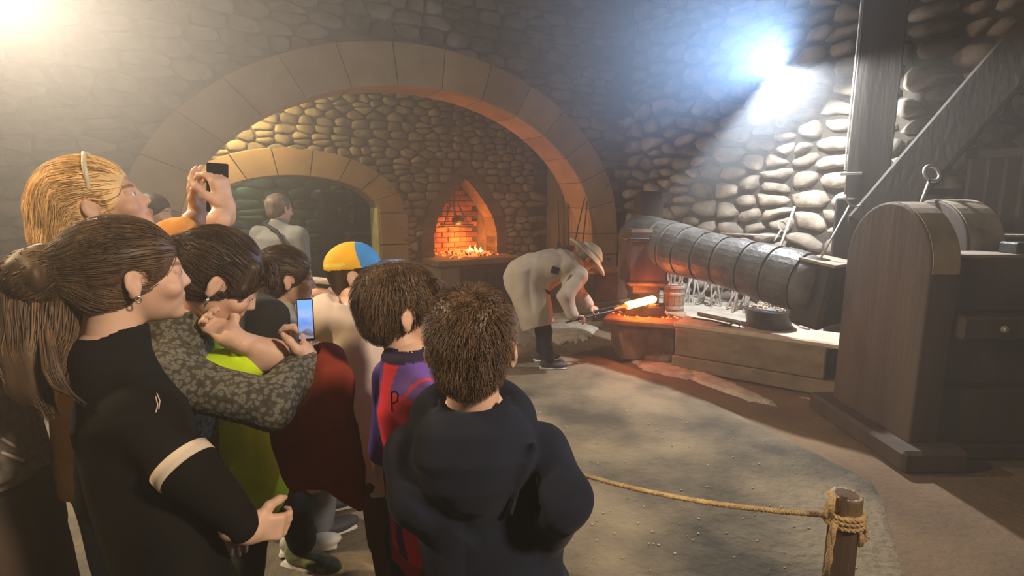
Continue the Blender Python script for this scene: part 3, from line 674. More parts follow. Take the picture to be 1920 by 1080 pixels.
# ------------------------------------------------------------------ passage contents
bx = empty('machine_cabinet', W(627, 440, 8.9), 'dark tall cabinet with a small knob in the passage beyond the doorway', 'cabinet')
c = W(627, 440, 8.7); c.z = 0; CM = frame(c, (.866, .5, 0)); M_dk = mat('dark_cabinet', (.035, .04, .05), .6, bump=.1)
MB().box((0, 0, .86), (.40, .4, 1.72), CM, bev=.02).build('body', M_dk, bx); MB().box((0, 0, 1.74), (.46, .44, .04), CM, bev=.01).build('top_plate', M_steel, bx)
MB().lathe([(.03, 0), (.035, .02), (.02, .04)], 10, CM @ Matrix.Translation((.05, -.2, 1.45)) @ Matrix.Rotation(PI/2, 4, 'X')).build('knob', M_steel, bx)
for k, px in enumerate((645, 668)):
    c = W(px, 400, 8.95+.1*k); c.z = 1.3; q = MB().box((0, 0, 0), (.09, .09, 2.6), frame(c, (.866, .5, 0)), bev=.01).build('post', M_dk); tag(q, ('thin dark post just right of the cabinet in the passage', 'thin dark post nearer the yellow doorway edge in the passage')[k], 'post')
c = W(685, 440, 8.5); c.z = .0; q = empty('work_table', c, 'dark table with a bluish top in the passage beyond the doorway', 'table'); CM = frame(c, (.866, .5, 0))
MB().box((0, 0, 1.08), (.62, .5, .04), CM, bev=.008).build('table_top', mat('blue_grey_top', (.16, .19, .30), .5, bump=0), q); MB().box((0, .02, .53), (.56, .44, 1.06), CM, bev=.01).build('cupboard', M_dk, q)
MB().box((-.02, -.24, .62), (.03, .02, .16), CM, bev=.003).build('handle', M_steel, q)
# yellow door edge on the right jamb of the doorway
q = MB(); M = frame(P2(3.418, .75, -.16), TD); q.box((0, 0, 0), (.03, .36, 1.48), M, bev=.005); tag(q.build('door_1', mat('yellow_trim', (.75, .68, .28), .7, (.5, .45, .2), 5, .3, 20)), kind='structure')
# ------------------------------------------------------------------ rope barrier
M_rope = mat('rope', (.62, .44, .22), .9, (.42, .28, .13), 20, .8, 120)
M_post = mat('post_timber', (.13, .085, .06), .7, (.08, .05, .035), 8, .4, 30, stretch=(1, 1, .2))
def rpost(x, y, lab, hh=.83, lean=(0, 0)):
    e = empty('barrier_post', (x, y, 0), lab, 'post'); 
    MB().tube([(x, y, 0), (x+lean[0]*.5, y+lean[1]*.5, hh*.5), (x+lean[0], y+lean[1], hh-.02), (x+lean[0], y+lean[1], hh)], [.042, .040, .038, .030], 12).build('stake', M_post, e)
    return e
pc = W(1588, 926, 1.5); pz = pc.z
post = rpost(pc.x, pc.y, 'short dark wooden post with knotted rope at the lower right', pz)
MB().lathe([(.040, 0), (.041, .004), (.041, .05), (.040, .054)], 14, Matrix.Translation((pc.x, pc.y, pz-.055))).build('metal_collar', mat('worn_brass', (.42, .30, .18), .4, metal=.6), post)
MB().tube([(pc.x-.028, pc.y-.03, pz-.1), (pc.x-.026, pc.y-.03, pz+.012)], [.008, .008], 6).build('splinter', M_post, post)
ra = Vector((pc.x-.04, pc.y, pz-.065)); rb = W(850, 790, 2.35)
rp = empty('rope', ra, 'tan rope hanging from the wooden post across the floor behind the hooded boy', 'rope')
def twist(pts, r, name, par, turns=55):
    # three plies laid round the axis
    pts = [Vector(p_) for p_ in pts]; n_ = len(pts)
    for k in range(3):
        out = []
        for i, p_ in enumerate(pts):
            d = (pts[min(i+1, n_-1)]-pts[max(i-1, 0)]).normalized(); x = d.cross(Vector((0, 0, 1))); x = x.normalized() if x.length > .1 else Vector((1, 0, 0)); y = d.cross(x)
            t = turns*2*PI*i/n_+k*2*PI/3; out.append(p_+(x*math.cos(t)+y*math.sin(t))*r*.5)
        MB().tube(out, r*.62, 5).build(name, M_rope, par, smooth=True)
def sag(a, b, s, n_=200): return [a.lerp(b, i/n_)+Vector((0, 0, -4*s*(i/n_)*(1-i/n_))) for i in range(n_+1)]
twist(sag(ra, rb, .085, 260), .0085, 'strand', rp, 60)
def coil(z, par, r=.046, n_=1.0, rr=.008):
    pts = [Vector((pc.x+r*math.cos(t), pc.y+r*math.sin(t), z+.012*t/6.28)) for t in [i*2*PI*n_/40 for i in range(41)]]; twist(pts, rr, 'wrapped_turn', par, 8)
kn = empty('rope_knot', (pc.x, pc.y, pz-.07), 'frayed tan rope knot wrapped round the wooden post with hanging ends', 'rope')
for z in (pz-.075, pz-.062, pz-.09): coil(z, kn)
twist([Vector((pc.x-.045, pc.y-.01, pz-.07)), Vector((pc.x-.055, pc.y-.02, pz-.03)), Vector((pc.x-.050, pc.y-.015, pz+.0)), Vector((pc.x-.06, pc.y-.01, pz+.015))], .009, 'upper_end', kn, 1)
twist([Vector((pc.x-.045, pc.y-.03, pz-.07)), Vector((pc.x-.052, pc.y-.032, pz-.12)), Vector((pc.x-.050, pc.y-.03, pz-.18)), Vector((pc.x-.054, pc.y-.03, pz-.235))], .010, 'hanging_end', kn, 2)
twist([Vector((pc.x+.04, pc.y-.02, pz-.075)), Vector((pc.x+.052, pc.y-.02, pz-.10)), Vector((pc.x+.048, pc.y-.02, pz-.13)), Vector((pc.x+.03, pc.y-.035, pz-.135)), Vector((pc.x+.028, pc.y-.035, pz-.10))], .007, 'loop', kn, 2)
rpost(rb.x, rb.y, 'wooden barrier post hidden behind the boys at the far end of the rope', rb.z+.06)
# ------------------------------------------------------------------ people: signed distance sculpting
class LAT:
    def __init__(s, seed):
        s.g = np.random.RandomState(seed).uniform(-1, 1, (32, 32, 32)).astype(np.float32)
    def __call__(s, P):
        i = np.floor(P).astype(int); f = (P-i).astype(np.float32); f = f*f*(3-2*f); r = 0
        for a in (0, 1):
            for b in (0, 1):
                for c in (0, 1):
                    w_ = (f[..., 0] if a else 1-f[..., 0])*(f[..., 1] if b else 1-f[..., 1])*(f[..., 2] if c else 1-f[..., 2])
                    r = r+w_*s.g[(i[..., 0]+a) % 32, (i[..., 1]+b) % 32, (i[..., 2]+c) % 32]
        return r
NZ = LAT(3)
def ident(): return np.eye(3)
class F:
    """grid field; frame R (columns = local axes) and origin O give the world place"""
    def __init__(s, lo, hi, h, R=None, O=(0, 0, 0)):
        s.lo = np.array(lo, float); s.h = h; n = np.ceil((np.array(hi)-s.lo)/h).astype(int)+1; s.n = n
        s.ax = [s.lo[i]+h*np.arange(n[i]) for i in range(3)]; s.D = np.full(n, 1.0, np.float32)
        s.R = np.eye(3) if R is None else R; s.O = np.array(O, float); s.cuts = []
    def _sl(s, lo, hi):
        sl = []
        for i in range(3):
            a = int(max(0, math.floor((lo[i]-s.lo[i])/s.h))); b = int(min(s.n[i], math.ceil((hi[i]-s.lo[i])/s.h)+1))
            if b <= a: return None, None
            sl.append(slice(a, b))
        g = np.meshgrid(*[s.ax[i][sl[i]] for i in range(3)], indexing='ij'); return tuple(sl), np.stack(g, -1)
    def _put(s, sl, d, k, op):
        A = s.D[sl]
        if op == 'add':
            if k > 0: hh = np.maximum(k-np.abs(A-d), 0)/k; s.D[sl] = np.minimum(A, d)-hh*hh*k*.25
            else: s.D[sl] = np.minimum(A, d)
        else:
            d = -d
            if k > 0: hh = np.maximum(k-np.abs(A-d), 0)/k; s.D[sl] = np.maximum(A, d)+hh*hh*k*.25
            else: s.D[sl] = np.maximum(A, d)
    def cap(s, a, b, ra, rb=None, k=.02, op='add'):
        rb = ra if rb is None else rb; a = np.array(a, float); b = np.array(b, float); m = max(ra, rb)+k+2*s.h
        sl, P = s._sl(np.minimum(a, b)-m, np.maximum(a, b)+m)
        if sl is None: return s
        ab = b-a; L = max(ab@ab, 1e-9); t = np.clip(((P-a)@ab)/L, 0, 1)[..., None]
        d = np.linalg.norm(P-a-t*ab, axis=-1)-(ra+t[..., 0]*(rb-ra)); s._put(sl, d, k, op); return s
    def chain(s, pts, rs, k=.02, op='add'):
        for i in range(len(pts)-1): s.cap(pts[i], pts[i+1], rs[i], rs[i+1], k, op)
        return s
    def ell(s, c, r, k=.02, op='add', rot=None):
        c = np.array(c, float); r = np.array(r, float); m = max(r)+k+2*s.h
        sl, P = s._sl(c-m, c+m)
        if sl is None: return s
        Q = P-c
        if rot is not None: Q = Q@np.array(rot)
        k0 = np.linalg.norm(Q/r, axis=-1); k1 = np.linalg.norm(Q/(r*r), axis=-1)+1e-9
        s._put(sl, k0*(k0-1)/k1, k, op); return s
    def box(s, c, r, rot=None, rnd=.005, k=.01, op='add'):
        c = np.array(c, float); r = np.array(r, float); m = np.linalg.norm(r)+k+2*s.h
        sl, P = s._sl(c-m, c+m)
        if sl is None: return s
        Q = P-c
        if rot is not None: Q = Q@np.array(rot)
        q = np.abs(Q)-(r-rnd); d = np.linalg.norm(np.maximum(q, 0), axis=-1)+np.minimum(q.max(-1), 0)-rnd
        s._put(sl, d, k, op); return s
    def loft(s, a, b, xd, ts, rx, ry, k=.03, op='add', flat0=False, flat1=False, oy=None):
        """elliptic sections along a->b; xd = local right axis"""
        a = np.array(a, float); b = np.array(b, float); z = b-a; L = np.linalg.norm(z); z /= L
        x = np.array(xd, float); x -= z*(x@z); x /= np.linalg.norm(x); y = np.cross(z, x)
        if y@np.array([0, 0, 0]) : pass
        m = max(max(rx), max(ry))+k+2*s.h; sl, P = s._sl(np.minimum(a, b)-m, np.maximum(a, b)+m)
        if sl is None: return s
        Q = P-a; zz = Q@z; t = zz/L; RX = np.interp(t, ts, rx); RY = np.interp(t, ts, ry)
        OY = np.interp(t, ts, oy) if oy is not None else 0
        qx = Q@x; qy = Q@y-OY; rr = np.sqrt((qx/RX)**2+(qy/RY)**2); d = (rr-1)*np.minimum(RX, RY)
        d = np.where(rr > 1, np.sqrt(qx**2+qy**2)*(1-1/np.maximum(rr, 1e-6)), d)
        e0 = -zz; e1 = zz-L
        d = np.maximum(d, np.maximum(e0 if flat0 else e0-.02, e1 if flat1 else e1-.02))
        s._put(sl, d.astype(np.float32), k, op); return s
    def plane(s, p, n, k=.0, keep=True):
        """remove the side the normal points to"""
        n = np.array(n, float); n /= np.linalg.norm(n); sl = (slice(None),)*3
        g = np.meshgrid(*s.ax, indexing='ij'); d = sum((g[i]-p[i])*n[i] for i in range(3))
        A = s.D
        if k > 0: hh = np.maximum(k-np.abs(A-d), 0)/k; s.D = np.maximum(A, d)+hh*hh*k*.25
        else: s.D = np.maximum(A, d)
        return s
    def noise(s, amp, sc, st=(1, 1, 1), off=0, within=.08, ridged=False, calm=None):
        mk = np.abs(s.D) < within; idx = np.argwhere(mk); P = s.lo+idx*s.h
        v = NZ(P*np.array(st)*sc+off)
        if ridged: v = 1-2*np.abs(v)**.7
        if calm is not None: v = v*np.clip((np.linalg.norm(P-calm[0], axis=1)-calm[1])/.07, 0, 1)
        s.D[mk] += amp*v; return s
    def mesh(s):
        D = s.D; D = D.copy(); D[0] = D[-1] = 1; D[:, 0] = D[:, -1] = 1; D[:, :, 0] = D[:, :, -1] = 1
        S = D < 0; n = D.shape; c = np.zeros((n[0]-1, n[1]-1, n[2]-1), np.int8)
        for a in (0, 1):
            for b in (0, 1):
                for d in (0, 1): c += S[a:n[0]-1+a, b:n[1]-1+b, d:n[2]-1+d]
        act = (c > 0) & (c < 8); I = np.argwhere(act); acc = np.zeros((len(I), 3)); cnt = np.zeros(len(I))
        for ax in range(3):
            o = [q for q in range(3) if q != ax]
            for u in (0, 1):
                for v in (0, 1):
                    A = I.copy(); A[:, o[0]] += u; A[:, o[1]] += v; B = A.copy(); B[:, ax] += 1
                    da = D[A[:, 0], A[:, 1], A[:, 2]]; db = D[B[:, 0], B[:, 1], B[:, 2]]; m = (da < 0) != (db < 0)
                    t = np.where(m, da/np.where(m, da-db, 1), 0); p = A.astype(float); p[:, ax] += t
                    acc[m] += p[m]; cnt[m] += 1
        V = s.lo+(acc/cnt[:, None])*s.h
        vid = -np.ones(act.shape, np.int64); vid[act] = np.arange(len(I)); faces = []
        for ax in range(3):
            o = [(ax+1) % 3, (ax+2) % 3]; sa = [slice(1, -1)]*3; sa[ax] = slice(0, -1); sb = list(sa); sb[ax] = slice(1, None)
            A = S[tuple(sa)]; B = S[tuple(sb)]; E = np.argwhere(A != B)+[1 if i != ax else 0 for i in range(3)]
            if not len(E): continue
            inn = S[E[:, 0], E[:, 1], E[:, 2]]
            def g(u, v):
                q = E.copy(); q[:, o[0]] += u; q[:, o[1]] += v; return vid[q[:, 0], q[:, 1], q[:, 2]]
            q = np.stack([g(-1, -1), g(0, -1), g(0, 0), g(-1, 0)], 1); q[~inn] = q[~inn][:, ::-1]; q = q[(q >= 0).all(1)]; faces.append(q)
        Fc = np.concatenate(faces) if faces else np.zeros((0, 4), int)
        return V@s.R.T+s.O, Fc, V
def mk(name, pieces, m, parent, label=None, smooth=True, col=None):
    """pieces: list of (world verts, faces[, colours])"""
    vs = []; fs = []; cs = []; n = 0
    for p in pieces:
        vs.append(p[0]); fs.append(p[1]+n); n += len(p[0]); cs.append(p[2] if len(p) > 2 and p[2] is not None and p[2].shape[-1] == 4 else np.ones((len(p[0]), 4)))
    V = np.concatenate(vs); Q = np.concatenate(fs); C_ = np.concatenate(cs)
    me = bpy.data.meshes.new(name); me.vertices.add(len(V)); me.vertices.foreach_set('co', V.astype(np.float32).ravel())
    me.loops.add(Q.size); me.loops.foreach_set('vertex_index', Q.astype(np.int32).ravel()); me.polygons.add(len(Q))
    me.polygons.foreach_set('loop_start', np.arange(0, Q.size, Q.shape[1], dtype=np.int32)); me.polygons.foreach_set('loop_total', np.full(len(Q), Q.shape[1], np.int32))
    me.update(calc_edges=True); me.validate()
    ca = me.color_attributes.new('Col', 'FLOAT_COLOR', 'POINT')
    if len(ca.data) == len(C_): ca.data.foreach_set('color', C_.astype(np.float32).ravel())
    if smooth: me.shade_smooth()
    o = link(name, me, m, parent)
    if label: o['label'] = label
    return o
def rot_h(yaw, pitch=0, roll=0):
    y, p_, r = [math.radians(a) for a in (yaw, pitch, roll)]
    f = np.array([math.sin(y)*math.cos(p_), math.cos(y)*math.cos(p_), math.sin(p_)]); x = np.array([math.cos(y), -math.sin(y), 0]); u = np.cross(x, f)
    x2 = x*math.cos(r)+u*math.sin(r); u2 = u*math.cos(r)-x*math.sin(r); return np.stack([x2, f, u2], 1)
V3 = lambda v: np.array([v[0], v[1], v[2]], float)
# skin and cloth materials
def skin(name, c): return mat(name, c, .52, tuple(q*.86 for q in c), 18, .12, 160, sss=.12, spec=.35, attr=True, dist=.002)
SK1 = skin('skin', (.68, .43, .31)); SK2 = skin('skin_tan', (.60, .36, .24))
def cloth(name, c, c2=None, sc=9, bump=.25, bs=500, rough=.9, **k): return mat(name, c, rough, c2 or tuple(q*.8 for q in c), sc, bump, bs, spec=.15, dist=.0012, **k)
def hairm(name, c, c2, rough=.5): return mat(name, c, rough, c2, 30, .25, 250, spec=.35, stretch=(1, 1, .25), dist=.002, attr=True)
H_dk = hairm('dark_brown_hair', (.065, .038, .023), (.028, .016, .010)); H_br = hairm('brown_hair', (.135, .078, .040), (.06, .034, .018)); H_bl = hairm('blond_hair', (.88, .62, .30), (.58, .37, .15)); H_bk = hairm('black_hair', (.03, .022, .018), (.015, .012, .01)); H_gr = hairm('grey_brown_hair', (.22, .16, .11), (.12, .09, .06))
M_eye = mat('eye_white', (.75, .72, .68), .2, bump=0); M_iris = mat('iris', (.07, .04, .025), .2, bump=0)
M_lip = None
def head(parent, c, yaw, pitch=0, roll=0, s=.22, h=.0045, sk=SK1, neck=None, neck_r=.055, male=0, chin=0, hairfn=None, hm=None, eyes=True):
    """c: head centre (world), s: chin-to-crown height. neck: world point of the neck base. Returns R, piece"""
    R = rot_h(yaw, pitch, roll); c = V3(c); f = F((-.46*s*1.1, -.62*s, -1.05*s), (.46*s*1.1, .68*s, .60*s), h, R, c)
    q = lambda *a: tuple(v*s for v in a); k = .09*s
    f.ell(q(0, -.08, .14), q(.345, .425, .36), k); f.ell(q(0, .12, -.10), q(.275, .30, .36), k)
    f.ell(q(0, .17, -.28), q(.20, .22, .19), k)                                   # jaw
    f.ell(q(0, .335, -.415), q(.09, .075, .07), .09*s)                            # chin
    f.cap(q(-.15, .345, .085), q(.15, .345, .085), .04*s, None, .09*s)           # brow
    f.cap(q(0, .375, .05), q(0, .452, -.115), .026*s, .043*s, .05*s)               # nose
    for e in (-1, 1):
        f.ell(q(.042*e, .415, -.130), q(.034, .040, .030), .03*s)                  # nostril wings
        f.ell(q(.15*e, .425, .0), q(.080, .055, .050), .05*s, 'sub')              # eye hollow
        f.ell(q(.20*e, .27, -.14), q(.11, .10, .09), .08*s)                       # cheek
        f.cap(q(.095*e, .372, .022), q(.205*e, .335, .018), .030*s, None, .02*s); f.cap(q(.10*e, .365, -.032), q(.20*e, .332, -.03), .024*s, None, .02*s)       # lids
    f.cap(q(-.065, .392, -.235), q(.065, .392, -.235), .026*s, None, .04*s); f.cap(q(-.05, .385, -.285), q(.05, .385, -.285), .030*s, None, .04*s)
    f.cap(q(-.09, .430, -.262), q(.09, .430, -.262), .010*s, None, .015*s, 'sub')
    Y = rot_h(18)
    for e in (-1, 1):                                                             # ears
        Re = rot_h(-28*e, 0, 8*e); ec = np.array(q(.36*e, -.04, -.04))
        f.ell(ec, q(.032, .080, .122), .02*s, rot=Re); f.ell(ec+np.array(q(0, .0, -.11)), q(.028, .048, .045), .02*s)
        f.ell(ec+Re@np.array(q(.045*e, .015, .01)), q(.030, .045, .072), .015*s, 'sub', rot=Re)
        f.cap(ec+Re@np.array(q(.012*e, .03, -.04)), ec+Re@np.array(q(.012*e, -.03, .06)), .016*s, None, .02*s)
    if neck is not None:
        nb = R.T@(V3(neck)-c); f.chain([np.array(q(0, -.10, -.15)), nb], [neck_r*1.02, neck_r*1.08], .05*s)
    V, Q, L = f.mesh(); C_ = np.ones((len(V), 4)); l = L/s
    lip = (np.abs(l[:, 0]) < .11) & (l[:, 1] > .33) & (np.abs(l[:, 2]+.262) < .055-.25*np.abs(l[:, 0])); C_[lip, :3] = (.88, .66, .64)
    for e in (-1, 1):
        br = (np.abs(l[:, 0]-e*.15) < .09) & (l[:, 1] > .28) & (np.abs(l[:, 2]-.10+.15*np.abs(np.abs(l[:, 0])-.13)) < .020); C_[br, :3] = (.42, .33, .28)
        chk = np.exp(-((l[:, 0]-e*.2)**2+(l[:, 2]+.14)**2)/.012); C_[:, 1] *= 1-.10*chk; C_[:, 2] *= 1-.12*chk
    if eyes:
        for e in (-1, 1):
            w_ = R@(np.array(q(.145*e, .345, -.004)))+c; g = F((-.06*s,)*3, (.06*s,)*3, .0035 if s > .1 else .003, R, w_)
            me = MB(); me.lathe([(.0005, -.048*s), (.03*s, -.038*s), (.048*s, 0), (.038*s, .030*s), (.0005, .048*s)], 12, Matrix.Translation(w_))
            ey = me.build('eye', M_eye, parent, smooth=True); fw = R@np.array([0, 1, 0.0]); M = frame(w_+fw*.040*s, R[:, 0], R[:, 2])
            ir = MB().lathe([(.022*s, -.004*s), (.020*s, .004*s), (.010*s, .010*s)], 10, M @ Matrix.Rotation(-PI/2, 4, 'X')); io = ir.build('iris', M_iris, ey, smooth=True)
    return R, (V, Q, C_)
def strands(pts, nrm, dirf, n, L, wd, seg=4, lift=.0, jit=.35, kd=None, base=None, curl=0):
    """thin tapered locks following dirf over the surface given by verts"""
    tree = kdtree.KDTree(len(pts))
    for i, p_ in enumerate(pts): tree.insert(p_, i)
    tree.balance(); vs = []; fs = []; idx = rng.choice(len(pts), n)
    for i in idx:
        p_ = pts[i].copy(); N0 = nrm[i]; d = dirf(p_, N0); d = d+rng.normal(0, jit, 3); d -= N0*(d@N0); d /= np.linalg.norm(d)+1e-9; ln = L*rng.uniform(.6, 1.2); path = [p_-N0*.002]; N = N0
        for k in range(seg):
            p_ = p_+d*ln/seg+N0*lift*ln*(k+1)/seg
            if lift < .3:
                co, j, ds = tree.find(p_); N = nrm[j]; p_ = p_*.35+.65*(np.array(co)+N*(.0016+lift*.02*k))
                nd = dirf(p_, N)+rng.normal(0, jit*.3, 3); nd -= N*(nd@N); nd /= np.linalg.norm(nd)+1e-9; d = d*.5+nd*.5
            path.append(p_)
        b = len(vs)
        for k, q in enumerate(path):
            tg = path[min(k+1, seg)]-path[max(k-1, 0)]; sd_ = np.cross(tg, N); sd_ /= np.linalg.norm(sd_)+1e-9; w_ = wd*(1-(k/seg)**1.5*.9)
            vs += [q-sd_*w_, q+sd_*w_, q+N*w_*.9]
        for k in range(seg):
            a = b+3*k
            for e in range(3): fs.append((a+e, a+(e+1) % 3, a+3+(e+1) % 3, a+3+e))
    cc = np.ones((len(vs), 4)); kk = 3*(seg+1); br = rng.uniform(.5, 1.75, len(vs)//kk)**1.2; cc[:, :3] = np.repeat(br, kk)[:, None]
    return np.array(vs), np.array(fs), cc
def normals(V, Q):
    n = np.zeros_like(V); a = np.cross(V[Q[:, 2]]-V[Q[:, 0]], V[Q[:, 3]]-V[Q[:, 1]])
    for i in range(4): np.add.at(n, Q[:, i], a)
    return n/(np.linalg.norm(n, axis=1, keepdims=True)+1e-12)
def hair(parent, m, c, R, s, build, h=.0045, dirf=None, n=0, L=.05, wd=.0011, lift=0, jit=.3, seg=4, ears=True, name='hair', back=.0):
    """build(f,q) adds shapes in head units; face and ears are cut away"""
    f = F((-.75*s, -1.2*s, -1.3*s), (.75*s, .75*s, .85*s), h, R, V3(c)); q = lambda *a: tuple(v*s for v in a)
    build(f, q)
    V, Q, Lc = f.mesh(); pcs = [(V, Q)]
    if n:
        N = normals(V, Q); Rm = R
        df = (lambda p_, nn: Rm@dirf(Rm.T@(p_-V3(c))/s)) if dirf else (lambda p_, nn: np.array([0, 0, -1.0]))
        pcs.append(strands(V, N, df, n, L, wd, seg, lift, jit))
    return mk(name, pcs, m, parent)
def crown(f, q, s, inf=.055, face=(.46, -.19, .37, .36, .40), nape=-.30, front=.0):
    f.ell(q(0, -.08, .14), q(.345+inf, .425+inf, .36+inf), .02*s); f.ell(q(0, -.20, -.08), q(.29+inf*.6, .27+inf*.6, .30), .06*s)
    f.ell(q(0, face[0], face[1]), q(face[2], face[3], face[4]), .03*s, 'sub')
    for e in (-1, 1): f.ell(q(.40*e, .0, -.06), q(.14, .135, .17), .02*s, 'sub')
    f.plane(q(0, 0, nape), (0, .35, -1), .03*s)
def hand(f, w_, d, pn, th, curl=(.5, .5, .5, .5), s=.17, spread=.10, thumb=.5, k=.006):
    """w_: wrist; d: direction of fingers; pn: palm normal (side the fingers curl to); th: direction towards thumb side"""
    w_ = V3(w_); d = V3(d)/np.linalg.norm(d); pn = V3(pn); pn = pn-d*(pn@d); pn /= np.linalg.norm(pn); th = V3(th); th = th-d*(th@d)-pn*(th@pn); th /= np.linalg.norm(th)
    R = np.stack([th, pn, d], 1); f.box(w_+d*s*.28, (.205*s, .075*s, .26*s), R, .06*s, .02); f.cap(w_-d*.03, w_+d*s*.1, .145*s, .15*s, .02)
    for i, (o, ln) in enumerate(((.155, .42), (.055, .47), (-.048, .44), (-.145, .34))):
        b = w_+d*s*.50+th*o*s; a = curl[i]; dd = d+th*(o*spread*3); dd /= np.linalg.norm(dd); pts = [b-d*s*.08, b]; ang = 0
        for sg, fr in ((.42, 1), (.32, 1.1), (.26, .8)):
            ang += a*fr; v = dd*math.cos(ang)+pn*math.sin(ang); pts.append(pts[-1]+v*ln*s*sg)
        f.chain(pts, [.058*s, .056*s, .052*s, .047*s, .036*s], k)
    b = w_+d*s*.12+th*.13*s; v = d*.62+th*.75+pn*.25*thumb*2; v /= np.linalg.norm(v); p1 = b+v*s*.26; v2 = d*.85+th*.30+pn*thumb; v2 /= np.linalg.norm(v2); p2 = p1+v2*s*.19; v3 = d*.9+pn*thumb*1.4; v3 /= np.linalg.norm(v3); p3 = p2+v3*s*.15
    f.chain([b, p1, p2, p3], [.085*s, .068*s, .058*s, .045*s], .012)
def box_of(pts, m): P = np.array([V3(p_) for p_ in pts]); return P.min(0)-m, P.max(0)+m
def limb_skin(pts, rs, hd=None, h=.004, m=.13):
    """skin arm from pts (elbow, wrist) and optional hand kwargs"""
    lo, hi = box_of(pts, m if hd is None else .21); f = F(lo, hi, h); f.chain([V3(p_) for p_ in pts], rs, .02)
    if hd: hand(f, pts[-1], **hd)
    V, Q, _ = f.mesh(); return (V, Q)
def garment(name, m, parent, build, pts, mrg=.2, h=.008, fold=.006, fsc=14, st=(1, 1, .6), colf=None, label=None, h2=None, seed=0, calm=None):
    lo, hi = box_of(pts, mrg); f = F(lo, hi, h); build(f)
    if fold: f.noise(fold, fsc, st, off=seed*7.3+11, calm=calm); f.noise(fold*.8, fsc*.45, (1.3, 1.3, .5), off=seed*3.1+5, ridged=True, calm=calm)
    V, Q, _ = f.mesh(); C_ = colf(V) if colf else None
    return mk(name, [(V, Q, C_) if C_ is not None else (V, Q)], m, parent, label)
def shoe(parent, p_, yaw, m, L=.25, name='shoe', sole=None, h=.006):
    R = rot_h(yaw); p_ = V3(p_); f = F((-.09, -.14, -.01), (.09, .24, .14), h, R, (p_[0], p_[1], max(0.012, p_[2])))
    f.ell((0, -.02, .045), (.038, .065, .045), .03); f.ell((0, .09, .032), (.045, .095, .034), .04); f.cap((0, -.02, .05), (0, -.025, .10), .036, .036, .03); f.plane((0, 0, .0), (0, 0, -1)); f.plane((0, 0, .095), (0, 0, 1))
    V, Q, _ = f.mesh(); o = mk(name, [(V, Q)], m, parent)
    M = frame((p_[0], p_[1], max(0.012, p_[2])+.004), R[:, 0]); MB().box((0, .04, .004), (.088, .25, .022), M, bev=.01).build('sole', sole or MATS['sole'], o); return o
mat('sole', (.7, .68, .62), .7, bump=0)
